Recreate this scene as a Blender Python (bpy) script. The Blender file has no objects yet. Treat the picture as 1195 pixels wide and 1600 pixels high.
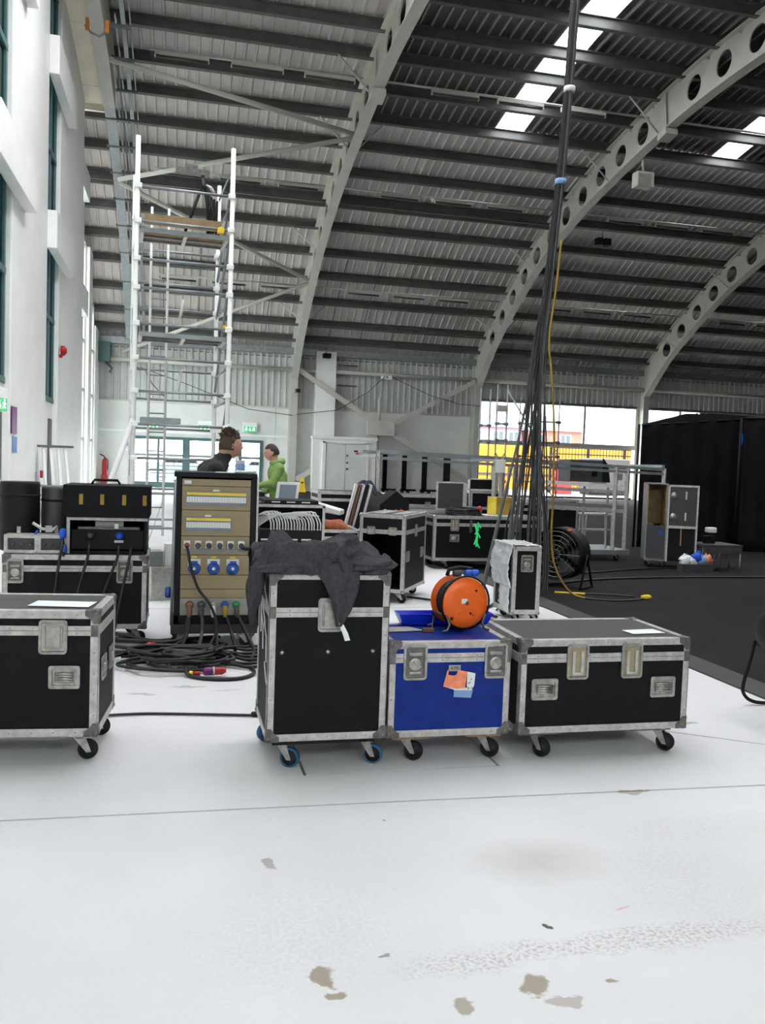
import bpy, bmesh, math, random
from math import pi, sin, cos, radians, sqrt, atan2
from mathutils import Vector, Matrix, noise

SC = bpy.context.scene
COL = SC.collection
# ------------------------------------------------------------------ camera
cam_d = bpy.data.cameras.new('camera'); cam = bpy.data.objects.new('camera', cam_d); COL.objects.link(cam)
cam_d.sensor_fit = 'VERTICAL'; cam_d.sensor_height = 24.0; cam_d.lens = 24.0 * 1357 / 1600
cam_d.clip_end = 500; cam_d.clip_start = 0.05
cam.location = (0, 0, 1.55)
cam.rotation_euler = (Matrix.Rotation(radians(-13.3), 3, 'Z') @ Matrix.Rotation(radians(90 - 3.23), 3, 'X') @ Matrix.Rotation(radians(2.0), 3, 'Z')).to_euler()
SC.camera = cam
# ------------------------------------------------------------------ sky
W = bpy.data.worlds.new('sky'); SC.world = W; W.use_nodes = True
bg = W.node_tree.nodes['Background']; bg.inputs[0].default_value = (0.965, 0.965, 1.0, 1); bg.inputs[1].default_value = 4.4
sun_d = bpy.data.lights.new('sun', 'SUN'); sun_d.energy = 7.0; sun_d.angle = radians(40); sun_d.color = (1, 0.98, 0.95)
sun = bpy.data.objects.new('sun', sun_d); COL.objects.link(sun)
sun.rotation_euler = Vector((-.62, -.38, -.68)).to_track_quat('-Z', 'Y').to_euler()
SC.view_settings.view_transform = 'Standard'; SC.view_settings.look = 'None'
SC.view_settings.gamma = 1.0; SC.view_settings.use_curve_mapping = False
SC.view_settings.exposure = 1.15

# ------------------------------------------------------------------ materials
def mat(name, col, rough=0.6, metal=0.0, var=0.12, scale=8.0, bump=0.0, bscale=60.0, emit=0, spec=0.5, col2=None):
    m = bpy.data.materials.new(name); m.use_nodes = True; nt = m.node_tree; N = nt.nodes; L = nt.links
    b = N['Principled BSDF']; b.inputs['Roughness'].default_value = rough; b.inputs['Metallic'].default_value = metal
    b.inputs['Specular IOR Level'].default_value = spec
    tc = N.new('ShaderNodeTexCoord'); nz = N.new('ShaderNodeTexNoise'); nz.inputs['Scale'].default_value = scale; nz.inputs['Detail'].default_value = 5
    L.new(tc.outputs['Object'], nz.inputs['Vector'])
    mr = N.new('ShaderNodeMapRange'); mr.inputs[1].default_value = 0.3; mr.inputs[2].default_value = 0.7
    L.new(nz.outputs['Fac'], mr.inputs[0])
    mx = N.new('ShaderNodeMix'); mx.data_type = 'RGBA'
    c2 = col2 or tuple(min(1, c * (1 + var)) for c in col); c1 = tuple(c * (1 - var) for c in col) if not col2 else col
    mx.inputs[6].default_value = (*c1, 1); mx.inputs[7].default_value = (*c2, 1)
    L.new(mr.outputs[0], mx.inputs[0]); L.new(mx.outputs[2], b.inputs['Base Color'])
    if bump:
        n2 = N.new('ShaderNodeTexNoise'); n2.inputs['Scale'].default_value = bscale; n2.inputs['Detail'].default_value = 3
        L.new(tc.outputs['Object'], n2.inputs['Vector'])
        bp = N.new('ShaderNodeBump'); bp.inputs['Strength'].default_value = bump; bp.inputs['Distance'].default_value = 0.01
        L.new(n2.outputs['Fac'], bp.inputs['Height']); L.new(bp.outputs[0], b.inputs['Normal'])
    if emit:
        b.inputs['Emission Color'].default_value = (*col, 1); b.inputs['Emission Strength'].default_value = emit
    return m
def glass_mat(name, tint=(0.93, 0.97, 0.96), fac=0.1):
    m = bpy.data.materials.new(name); m.use_nodes = True; nt = m.node_tree; N = nt.nodes; L = nt.links
    N.remove(N['Principled BSDF']); out = N['Material Output']
    t = N.new('ShaderNodeBsdfTransparent'); t.inputs[0].default_value = (*tint, 1)
    g = N.new('ShaderNodeBsdfGlossy'); g.inputs['Roughness'].default_value = 0.03
    nz = N.new('ShaderNodeTexNoise'); nz.inputs['Scale'].default_value = 0.6
    mp = N.new('ShaderNodeMapRange'); mp.inputs[3].default_value = fac * 0.7; mp.inputs[4].default_value = fac * 1.3
    L.new(nz.outputs['Fac'], mp.inputs[0])
    s = N.new('ShaderNodeMixShader'); L.new(mp.outputs[0], s.inputs[0]); L.new(t.outputs[0], s.inputs[1]); L.new(g.outputs[0], s.inputs[2]); L.new(s.outputs[0], out.inputs[0])
    return m
M = {}
def dm(k, *a, **kw): M[k] = mat(k, *a, **kw)
dm('white_paint', (0.86, 0.87, 0.84), 0.5, var=0.04, scale=1.5)
dm('white_steel', (0.53, 0.53, 0.47), 0.5, var=0.06, scale=2)
dm('cream', (0.86, 0.78, 0.65), 0.6, var=0.05, scale=2)
dm('wall_panel', (0.70, 0.71, 0.68), 0.55, var=0.06, scale=1.2)
dm('wall_cladding', (0.50, 0.515, 0.485), 0.5, var=0.08, scale=1.5)
dm('purlin', (0.105, 0.108, 0.102), 0.55, var=0.15, scale=3)
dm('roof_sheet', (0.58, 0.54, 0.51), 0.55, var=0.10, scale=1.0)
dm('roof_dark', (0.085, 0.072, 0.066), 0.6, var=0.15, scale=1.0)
dm('roof_rib', (0.34, 0.31, 0.29), 0.55, var=0.10, scale=1.0)
dm('galv', (0.27, 0.29, 0.30), 0.45, metal=0.6, var=0.15, scale=6)
dm('teal_frame', (0.06, 0.13, 0.13), 0.45, var=0.1)
dm('dark_slab', (0.014, 0.0118, 0.0112), 0.95, var=0.3, scale=1.5, bump=0.2, spec=.2)
dm('kerb', (0.045, 0.045, 0.045), 0.8, var=0.2, scale=2)
dm('black_board', (0.0045, 0.0045, 0.006), 0.6, var=0.25, scale=25, bump=0.35, bscale=220, spec=0.2)
dm('black_plain', (0.006, 0.006, 0.007), 0.55, var=0.2, spec=0.25)
dm('lid_grey', (0.045, 0.043, 0.038), 0.45, var=0.15, scale=12, bump=0.15, bscale=150)
dm('blue_board', (0.001, 0.022, 0.22), 0.42, var=0.2, scale=14, bump=0.1, bscale=180, spec=.25)
dm('alu', (0.54, 0.52, 0.50), 0.42, metal=0.55, var=0.22, scale=22, bump=0.1, bscale=90)
dm('zinc', (0.40, 0.39, 0.36), 0.34, metal=0.75, var=0.3, scale=30)
dm('dark_zinc', (0.16, 0.15, 0.14), 0.4, metal=0.7, var=0.3, scale=30)
dm('rubber', (0.006, 0.006, 0.007), 0.7, var=0.2)
dm('blue_tyre', (0.02, 0.10, 0.22), 0.6, var=0.2)
dm('cable_black', (0.008, 0.008, 0.009), 0.45, var=0.3)
dm('cable_grey', (0.06, 0.065, 0.065), 0.5, var=0.2)
dm('cable_white', (0.72, 0.72, 0.70), 0.45, var=0.08)
dm('cable_yellow', (0.30, 0.19, 0.015), 0.5, var=0.3)
dm('plywood', (0.34, 0.22, 0.09), 0.6, var=0.25, scale=9)
dm('wood_raw', (0.35, 0.22, 0.12), 0.7, var=0.3, scale=12)
dm('board_wood', (0.26, 0.18, 0.09), 0.7, var=0.25, scale=6)
dm('tan_panel', (0.34, 0.26, 0.145), 0.5, var=0.06, scale=5)
dm('grey_panel', (0.34, 0.33, 0.29), 0.45, var=0.1)
dm('breaker_white', (0.78, 0.78, 0.76), 0.4, var=0.04)
dm('breaker_grey', (0.22, 0.25, 0.30), 0.4, var=0.1)
dm('label_yellow', (0.80, 0.62, 0.06), 0.5, var=0.1)
dm('socket_blue', (0.01, 0.07, 0.33), 0.35, var=0.1)
dm('bright_blue', (0.01, 0.10, 0.65), 0.35, var=0.1)
dm('blue_plastic', (0.004, 0.03, 0.62), 0.3, var=0.1)
dm('red', (0.42, 0.012, 0.015), 0.4, var=0.15)
dm('purple', (0.16, 0.02, 0.16), 0.4, var=0.15)
dm('green', (0.01, 0.28, 0.06), 0.4, var=0.15)
dm('dolly', (0.045, 0.032, 0.030), 0.7)
dm('tan_plate', (0.36, 0.30, 0.18), 0.45, metal=.3)
dm('brown', (0.17, 0.07, 0.04), 0.5, var=0.15)
dm('orange', (0.95, 0.145, 0.010), 0.35, var=0.05, scale=20)
dm('orange_sticker', (0.95, 0.28, 0.14), 0.6, var=0.15, scale=30)
dm('paper', (0.82, 0.84, 0.86), 0.7, var=0.05)
dm('paper_blue', (0.22, 0.36, 0.62), 0.7, var=0.1)
dm('ink', (0.03, 0.03, 0.035), 0.6)
dm('yellow_wall', (0.50, 0.20, 0.004), 0.5, var=0.06, scale=0.5)
dm('yellow', (0.90, 0.60, 0.02), 0.5, var=0.1)
dm('red_barrier', (0.60, 0.02, 0.025), 0.45, var=0.1)
dm('machine_grey', (0.05, 0.052, 0.058), 0.5, var=0.15)
dm('brick', (0.45, 0.17, 0.13), 0.8, var=0.2, scale=3)
dm('render_pink', (0.42, 0.26, 0.34), 0.8, var=0.1)
dm('slate', (0.11, 0.13, 0.15), 0.7, var=0.15)
dm('outside_ground', (0.30, 0.295, 0.29), 0.9, var=0.1, scale=0.4)
dm('drape', (0.0075, 0.007, 0.0085), 0.92, var=0.4, scale=2.0, spec=0.15)
dm('cloth', (0.062, 0.062, 0.068), 0.95, var=0.2, scale=60, bump=0.35, bscale=500, spec=0.1)
dm('tag_white', (0.88, 0.88, 0.88), 0.8, var=0.02)
dm('skin', (0.55, 0.30, 0.21), 0.5, var=0.08, scale=12)
dm('hair_dark', (0.035, 0.022, 0.016), 0.6, var=0.4, scale=40)
dm('hair_brown', (0.075, 0.042, 0.026), 0.6, var=0.5, scale=40)
dm('hoodie', (0.20, 0.33, 0.09), 0.85, var=0.12, scale=10, bump=0.2)
dm('black_jumper', (0.014, 0.013, 0.014), 0.9, var=0.3, bump=0.2)
dm('trousers', (0.018, 0.016, 0.018), 0.85, var=0.3)
dm('screen_grey', (0.15, 0.18, 0.23), 0.25, var=0.1, scale=4)
dm('device_white', (0.74, 0.74, 0.71), 0.4, var=0.04)
dm('rust_cloth', (0.26, 0.065, 0.02), 0.8, var=0.3, scale=12)
dm('navy_cloth', (0.022, 0.03, 0.055), 0.9, var=0.35, scale=15)
dm('foil', (0.72, 0.74, 0.75), 0.3, metal=0.35, var=0.15, scale=9, bump=0.7, bscale=35)
dm('checker', (0.46, 0.46, 0.42), 0.35, metal=0.6, var=0.2, scale=25)
dm('hoist_yellow', (0.75, 0.52, 0.01), 0.4)
dm('sign_green', (0.02, 0.33, 0.10), 0.4, emit=0.5)
dm('sign_white', (0.9, 1.0, 0.9), 0.4, emit=0.7)
dm('shaded_tube', (0.07, 0.07, 0.068), 0.35, var=0.05)  # lamp tubes near black: shaded underside of the fittings put into the colour
dm('duct_orange', (0.85, 0.30, 0.03), 0.5)
dm('skylight', (0.85, 0.88, 0.9), 0.6)
M['glass'] = glass_mat('glass'); M['glass_teal'] = glass_mat('glass_teal', (0.16, 0.23, 0.23), 0.12)
def skylight_mat():
    m = bpy.data.materials.new('skylight_sheet'); m.use_nodes = True; N = m.node_tree.nodes; L = m.node_tree.links; N.remove(N['Principled BSDF'])
    t = N.new('ShaderNodeBsdfTransparent'); t.inputs[0].default_value = (0.85, 0.88, 0.9, 1)
    d = N.new('ShaderNodeBsdfTranslucent'); nz = N.new('ShaderNodeTexNoise'); nz.inputs['Scale'].default_value = 3
    mp = N.new('ShaderNodeMapRange'); mp.inputs[3].default_value = 0.25; mp.inputs[4].default_value = 0.5; L.new(nz.outputs['Fac'], mp.inputs[0])
    s = N.new('ShaderNodeMixShader'); L.new(mp.outputs[0], s.inputs[0]); L.new(t.outputs[0], s.inputs[1]); L.new(d.outputs[0], s.inputs[2]); L.new(s.outputs[0], N['Material Output'].inputs[0]); return m
M['skylight'] = skylight_mat()

def floor_mat():
    m = mat('concrete_slab', (0.68, 0.68, 0.685), 0.55, var=0.05, scale=1.2, bump=0.12, bscale=25); nt = m.node_tree; N = nt.nodes; L = nt.links; b = N['Principled BSDF']
    geo = N.new('ShaderNodeNewGeometry'); sep = N.new('ShaderNodeSeparateXYZ')
    nz = N.new('ShaderNodeTexNoise'); nz.inputs['Scale'].default_value = 9; nz.inputs['Detail'].default_value = 6; L.new(geo.outputs['Position'], nz.inputs['Vector'])
    sub = N.new('ShaderNodeVectorMath'); sub.operation = 'SUBTRACT'; sub.inputs[1].default_value = (0.5, 0.5, 0.5); L.new(nz.outputs['Color'], sub.inputs[0])
    sc = N.new('ShaderNodeVectorMath'); sc.operation = 'SCALE'; sc.inputs['Scale'].default_value = 0.16; L.new(sub.outputs[0], sc.inputs[0])
    ad = N.new('ShaderNodeVectorMath'); ad.operation = 'ADD'; L.new(geo.outputs['Position'], ad.inputs[0]); L.new(sc.outputs[0], ad.inputs[1])
    cur = b.inputs['Base Color'].links[0].from_socket
    fn = N.new('ShaderNodeTexNoise'); fn.inputs['Scale'].default_value = 70; fn.inputs['Detail'].default_value = 8; L.new(geo.outputs['Position'], fn.inputs['Vector'])
    def stain(cx, cy, rx, ry, col, strength, soft=0.15, grain=0.0):
        nonlocal cur
        mp = N.new('ShaderNodeMapping'); mp.vector_type = 'POINT'; mp.inputs['Location'].default_value = (-cx / rx, -cy / ry, 0); mp.inputs['Scale'].default_value = (1 / rx, 1 / ry, 0)
        L.new(ad.outputs[0], mp.inputs['Vector']); ln = N.new('ShaderNodeVectorMath'); ln.operation = 'LENGTH'; L.new(mp.outputs[0], ln.inputs[0])
        mr = N.new('ShaderNodeMapRange'); mr.inputs[1].default_value = 1 - soft; mr.inputs[2].default_value = 1 + soft; mr.inputs[3].default_value = strength; mr.inputs[4].default_value = 0; L.new(ln.outputs['Value'], mr.inputs[0])
        o = mr.outputs[0]
        if grain:
            g = N.new('ShaderNodeMapRange'); g.inputs[1].default_value = 0.45; g.inputs[2].default_value = 0.45 + grain; L.new(fn.outputs['Fac'], g.inputs[0])
            mu = N.new('ShaderNodeMath'); mu.operation = 'MULTIPLY'; L.new(o, mu.inputs[0]); L.new(g.outputs[0], mu.inputs[1]); o = mu.outputs[0]
        mx = N.new('ShaderNodeMix'); mx.data_type = 'RGBA'; mx.inputs[7].default_value = (*col, 1); L.new(o, mx.inputs[0]); L.new(cur, mx.inputs[6]); cur = mx.outputs[2]
    tan = (0.30, 0.25, 0.18); gr = (0.30, 0.28, 0.25); dk = (0.05, 0.045, 0.04)
    for s in [(0.36, 3.24, .028, .035, gr, .8), (0.465, 2.50, .036, .045, tan, .95), (0.475, 2.405, .032, .03, tan, .95), (0.84, 2.27, .035, .028, tan, .8),
              (1.08, 2.33, .04, .04, tan, .9), (1.13, 2.26, .05, .02, tan, .6), (1.31, 2.31, .025, .012, tan, .9), (1.26, 2.65, .012, .012, dk, .95),
              (1.57, 2.74, .025, .006, (0.6, .12, .35), .6), (2.20, 3.73, .09, .03, tan, .7), (1.42, 3.12, .18, .12, tan, .35, .9), (1.45, 2.52, .55, .06, gr, .6, .4, .2), (0.9, 2.47, .2, .05, gr, .45, .4, .2),
              (2.95, 4.9, .09, .018, tan, .7), (3.1, 4.75, .1, .02, tan, .7), (0.42, 2.72, .35, .3, gr, .12, .6, .1), (0.75, 3.3, .4, .3, gr, .08, .7, .1),
              (1.9, 2.9, .3, .4, gr, .14, .8, .1), (0.1, 5.9, .12, .02, gr, .6), (-0.2, 5.75, .08, .02, gr, .6), (0.35, 5.8, .1, .015, gr, .5), (2.3, 3.3, .3, .1, gr, .14, .8, .1), (0.66, 2.58, .02, .01, dk, .6), (0.9, 3.6, .01, .01, dk, .8)]:
        stain(*s)
    L.new(cur, b.inputs['Base Color']); return m
M['concrete'] = floor_mat()

# ------------------------------------------------------------------ mesh helper
class MB:
    def __init__(s): s.v = []; s.f = []; s.s = []
    def add(s, vs, fs, smooth=False, T=None):
        n = len(s.v)
        s.v += [tuple(T @ Vector(p)) for p in vs] if T else [tuple(p) for p in vs]
        s.f += [tuple(i + n for i in f) for f in fs]; s.s += [smooth] * len(fs); return s
    def box(s, x0, x1, y0, y1, z0, z1, T=None):
        return s.add([(x0, y0, z0), (x1, y0, z0), (x1, y1, z0), (x0, y1, z0), (x0, y0, z1), (x1, y0, z1), (x1, y1, z1), (x0, y1, z1)],
                     [(0, 3, 2, 1), (4, 5, 6, 7), (0, 1, 5, 4), (1, 2, 6, 5), (2, 3, 7, 6), (3, 0, 4, 7)], False, T)
    def cbox(s, c, d, T=None): return s.box(c[0] - d[0] / 2, c[0] + d[0] / 2, c[1] - d[1] / 2, c[1] + d[1] / 2, c[2] - d[2] / 2, c[2] + d[2] / 2, T)
    def path(s, pts, r, n=6, caps=True, r1=None):
        P = [Vector(p) for p in pts]; k = len(P); vs = []; fs = []; up = Vector((0, 0, 1)); N = None
        for i, p in enumerate(P):
            t = (P[min(i + 1, k - 1)] - P[max(i - 1, 0)]); t = t.normalized() if t.length > 1e-9 else Vector((0, 0, 1))
            if N is None: N = t.cross(up) if abs(t.z) < 0.95 else t.cross(Vector((0, 1, 0)))
            N = (N - t * N.dot(t)); N = N.normalized() if N.length > 1e-6 else t.orthogonal().normalized()
            B = t.cross(N); rr = r if r1 is None else r + (r1 - r) * i / (k - 1)
            for j in range(n):
                a = 2 * pi * j / n; vs.append(p + (N * cos(a) + B * sin(a)) * rr)
        for i in range(k - 1):
            for j in range(n):
                a, b = i * n + j, i * n + (j + 1) % n; fs.append((a, b, b + n, a + n))
        s.add(vs, fs, n > 5)
        if caps: s.f += [tuple(range(len(s.v) - k * n, len(s.v) - k * n + n))[::-1], tuple(range(len(s.v) - n, len(s.v)))]; s.s += [False, False]
        return s
    def tube(s, a, b, r, n=8, r1=None): return s.path([a, b], r, n, True, r1)
    def bar(s, a, b, w, h, up=(0, 0, 1)):
        a = Vector(a); b = Vector(b); t = (b - a).normalized(); u = Vector(up); x = t.cross(u)
        x = x.normalized() if x.length > 1e-5 else t.orthogonal().normalized(); u = x.cross(t)
        vs = [p + x * (sx * w / 2) + u * (sz * h / 2) for p in (a, b) for sx, sz in ((-1, -1), (1, -1), (1, 1), (-1, 1))]
        return s.add(vs, [(0, 1, 2, 3), (7, 6, 5, 4), (0, 4, 5, 1), (1, 5, 6, 2), (2, 6, 7, 3), (3, 7, 4, 0)])
    def lathe(s, prof, n=20, T=None, smooth=True):
        vs = [(r * cos(2 * pi * j / n), r * sin(2 * pi * j / n), z) for r, z in prof for j in range(n)]
        fs = [(i * n + j, i * n + (j + 1) % n, (i + 1) * n + (j + 1) % n, (i + 1) * n + j) for i in range(len(prof) - 1) for j in range(n)]
        if prof[0][0] > 1e-6: fs.append(tuple(range(n))[::-1])
        if prof[-1][0] > 1e-6: fs.append(tuple(range((len(prof) - 1) * n, len(prof) * n)))
        return s.add(vs, fs, smooth, T)
    def sphere(s, c, r, n=12, m=8, sc=(1, 1, 1)):
        T = Matrix.Translation(c) @ Matrix.Diagonal((*sc, 1)); return s.lathe([(r * sin(pi * i / m), -r * cos(pi * i / m)) for i in range(m + 1)], n, T)
    def prism(s, poly, z0, z1, T=None):
        n = len(poly); vs = [(x, y, z0) for x, y in poly] + [(x, y, z1) for x, y in poly]
        return s.add(vs, [tuple(range(n))[::-1], tuple(range(n, 2 * n))] + [(i, (i + 1) % n, n + (i + 1) % n, n + i) for i in range(n)], False, T)
    def grid(s, fn, nu, nv, smooth=True):
        return s.add([fn(i / nu, j / nv) for i in range(nu + 1) for j in range(nv + 1)],
                     [(i * (nv + 1) + j, (i + 1) * (nv + 1) + j, (i + 1) * (nv + 1) + j + 1, i * (nv + 1) + j + 1) for i in range(nu) for j in range(nv)], smooth)
    def build(s, name, m, parent=None, bevel=0, thick=0, label=None, kind=None):
        me = bpy.data.meshes.new(name); me.from_pydata([tuple(p) for p in s.v], [], s.f); me.validate()
        if len(me.polygons) == len(s.s): me.polygons.foreach_set('use_smooth', s.s)
        me.update(); me.materials.append(M[m] if isinstance(m, str) else m)
        o = bpy.data.objects.new(name, me); COL.objects.link(o)
        if parent: o.parent = parent
        if thick: md = o.modifiers.new('thick', 'SOLIDIFY'); md.thickness = thick; md.offset = 0
        if bevel: md = o.modifiers.new('bevel', 'BEVEL'); md.width = bevel; md.segments = 2; md.limit_method = 'ANGLE'
        if label: o['label'] = label
        if kind: o['kind'] = kind
        return o
def tag(o, label, cat, group=None, kind=None):
    o['label'] = label; o['category'] = cat
    if group: o['group'] = group
    if kind: o['kind'] = kind
    return o
def thing(name, label, cat, loc=(0, 0, 0), rz=0, group=None):
    o = bpy.data.objects.new(name, None); COL.objects.link(o); o.empty_display_size = 0.1
    o.location = loc; o.rotation_euler = (0, 0, radians(rz)); return tag(o, label, cat, group)
def struct(name, label=None, mb=None, m=None, **kw):
    if mb is None:
        o = bpy.data.objects.new(name, None); COL.objects.link(o)
    else: o = mb.build(name, m, **kw)
    o['kind'] = 'structure'
    if label: o['label'] = label
    return o
def children(o): return [c for c in COL.objects if c.parent == o]
def dup(o, parent=None, kids=None):
    c = o.copy(); COL.objects.link(c); c.parent = parent
    for ch in list(o.children): dup(ch, c)
    return c
def instance(src, name, parent, loc=None, T=None):
    c = bpy.data.objects.new(name, src.data); COL.objects.link(c); c.parent = parent
    for md in src.modifiers:
        n = c.modifiers.new(md.name, md.type)
        if md.type == 'BEVEL': n.width = md.width; n.segments = md.segments; n.limit_method = 'ANGLE'
    if loc is not None: c.location = loc
    if T is not None: c.matrix_local = T
    return c
def text(name, body, size, m, parent, T, extrude=0.0005, align='CENTER'):
    cu = bpy.data.curves.new(name, 'FONT'); cu.body = body; cu.size = size; cu.extrude = extrude; cu.align_x = align; cu.align_y = 'CENTER'; cu.materials.append(M[m])
    c = bpy.data.objects.new('tmp', cu); COL.objects.link(c); me = bpy.data.meshes.new_from_object(c.evaluated_get(bpy.context.evaluated_depsgraph_get())); bpy.data.objects.remove(c)
    o = bpy.data.objects.new(name, me); COL.objects.link(o); o.parent = parent; o.matrix_local = T; o['kind'] = 'stuff'; return o
FRONT = Matrix.Rotation(pi / 2, 4, 'X')          # text plane facing -Y
def at(x, y, z, R=None): return Matrix.Translation((x, y, z)) @ (R if R else Matrix.Identity(4))
def curve(pts, n=8):
    P = [Vector(p) for p in pts]; out = []
    for i in range(len(P) - 1):
        p0, p1, p2, p3 = P[max(i - 1, 0)], P[i], P[i + 1], P[min(i + 2, len(P) - 1)]
        for k in range(n):
            t = k / n; out.append(.5 * ((2 * p1) + (p2 - p0) * t + (2 * p0 - 5 * p1 + 4 * p2 - p3) * t * t + (-p0 + 3 * p1 - 3 * p2 + p3) * t**3))
    out.append(P[-1]); return out
curve0 = curve
# ================================================================== THE HALL
PY = [-3.6, 0, 4, 8, 12, 16, 20, 24, 28, 32, 35.6, 38.2, 40.8, 42.6, 43.8]
PZ = [7.0, 9.6, 11.4, 12.6, 13.4, 13.9, 14.1, 14.0, 13.5, 12.7, 11.55, 10.3, 8.8, 7.4, 6.3]
def zr(y):
    if y <= PY[0]: return PZ[0] + (y - PY[0]) * 0.8
    for i in range(len(PY) - 1):
        if y <= PY[i + 1]:
            y0 = PY[max(i - 1, 0)]; a, b = PY[i], PY[i + 1]; y3 = PY[min(i + 2, len(PY) - 1)]
            t = (y - a) / (b - a); za, zb = PZ[i], PZ[i + 1]
            ma = (zb - PZ[max(i - 1, 0)]) / (b - y0) * (b - a); mb = (PZ[min(i + 2, len(PY) - 1)] - za) / (y3 - a) * (b - a)
            return (2 * t**3 - 3 * t**2 + 1) * za + (t**3 - 2 * t**2 + t) * ma + (-2 * t**3 + 3 * t**2) * zb + (t**3 - t**2) * mb
    return PZ[-1]
PUR = [-3.3, -2.1, -0.8, 0.7, 2.3, 3.9, 5.6, 7.3, 9.0, 10.7, 12.4, 14.1, 15.8, 17.5, 19.25, 21.0, 22.75, 24.47, 25.88, 27.58, 29.23, 30.93, 32.62, 34.28, 36.01, 37.52, 38.85, 40.35, 41.58, 42.39, 43.25]
COLX = [-3.2, 5.4, 14.8, 24.3, 33.8, 43.3]
XL, XR, YN, YF = -3.95, 43.3, -3.7, 43.0
# ---- roof sheets: trapezoid corrugation running down the slope between purlins
ceiling = struct('ceiling', 'curved barrel roof of ribbed sheets carried on dark purlins and white arches')
def sheet(x0, x1, y0, y1, z_off=0.0, depth=0.05, pitch=0.33, w=0.05):
    mb = MB(); n = max(2, int(round((x1 - x0) / pitch))); p = (x1 - x0) / n; prof = []
    for i in range(n):
        a = x0 + i * p
        prof += [(a, 0), (a + p - 2.2 * w, 0), (a + p - 1.6 * w, -depth), (a + p - 0.6 * w, -depth)]
    prof.append((x1, 0)); ny = 3; vs = []; fs = []
    for j in range(ny + 1):
        y = y0 + (y1 - y0) * j / ny
        for x, d in prof: vs.append((x, y, zr(y) + z_off + d))
    k = len(prof)
    for j in range(ny):
        for i in range(k - 1): fs.append((j * k + i, (j + 1) * k + i, (j + 1) * k + i + 1, j * k + i + 1))
    return mb.add(vs, fs)
def ribs(x0, x1, y0, y1):
    mb = MB(); n = max(2, int(round((x1 - x0) / 0.33))); p = (x1 - x0) / n
    for i in range(n):
        x = x0 + (i + 0.85) * p
        for j in range(2):
            a = y0 + (y1 - y0) * j / 2; b = y0 + (y1 - y0) * (j + 1) / 2
            mb.bar((x, a, zr(a) - 0.045), (x, b, zr(b) - 0.045), 0.06, 0.02)
    return mb
for bi in range(5):
    x0 = XL if bi == 0 else COLX[bi]; x1 = COLX[bi + 1]
    for k in range(len(PUR)):
        y0 = YN if k == 0 else PUR[k - 1]; y1 = PUR[k]
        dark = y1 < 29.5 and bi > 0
        cuts = []
        if bi in (1, 2) and 3 < y1 < 29.3: cuts = [(COLX[bi] + 5.05, COLX[bi] + 6.1)] if bi == 1 else [(COLX[bi] + 4.1, COLX[bi] + 5.15)]
        if bi == 0 and 4 < y1 < 21.5: cuts = [(-1.9, -0.1), (1.2, 3.6)]  # extra unseen roof openings, added to throw light on the foreground floor
        xs = x0
        for c in cuts + [(x1, x1)]:
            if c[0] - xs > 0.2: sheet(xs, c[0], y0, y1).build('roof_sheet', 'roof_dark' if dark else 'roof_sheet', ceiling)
            if c[1] > c[0]:
                sk = MB().grid(lambda u, v: (c[0] + u * (c[1] - c[0]), y0 + v * (y1 - y0), zr(y0 + v * (y1 - y0))), 1, 2).build('skylight_sheet', 'skylight', ceiling)  # sheet for the real skylights and for the added openings of the first bay
            xs = c[1]
        if dark: ribs(x0, cuts[0][0] if cuts else x1, y0, y1).build('roof_rib', 'roof_rib', ceiling, kind='stuff')
        if dark and cuts: ribs(cuts[0][1], x1, y0, y1).build('roof_rib', 'roof_rib', ceiling, kind='stuff')
for y in PUR:
    mb = MB(); d = (zr(y + .05) - zr(y - .05)) / .1; t = Vector((0, 1, d)).normalized(); nrm = Vector((0, -t.z, t.y))
    c = Vector((0, y, zr(y))) - nrm * 0.20
    for bi in range(5):
        x0 = XL if bi == 0 else COLX[bi] ; x1 = COLX[bi + 1]
        m2 = MB().bar((x0, c.y, c.z), (x1, c.y, c.z), 0.06, 0.30, nrm).bar((x0, *(c - nrm * .15 + t * .05)[1:]), (x1, *(c - nrm * .15 + t * .05)[1:]), 0.14, 0.018, nrm).bar((x0, *(c + nrm * .12 - t * .05)[1:]), (x1, *(c + nrm * .12 - t * .05)[1:]), 0.14, 0.018, nrm)
        m2.build('purlin', 'purlin', ceiling)
# sag rods between purlins near the eaves
for bi in range(3):
    for k in range(-6, -2):
        for q in range(1, 6):
            x = (XL if bi == 0 else COLX[bi]) + q * 1.57; y0, y1 = PUR[k], PUR[k + 1]
            MB().tube((x, y0, zr(y0) - .2), (x, y1, zr(y1) - .2), 0.018, 5).build('sag_rod', 'purlin', ceiling)
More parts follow.
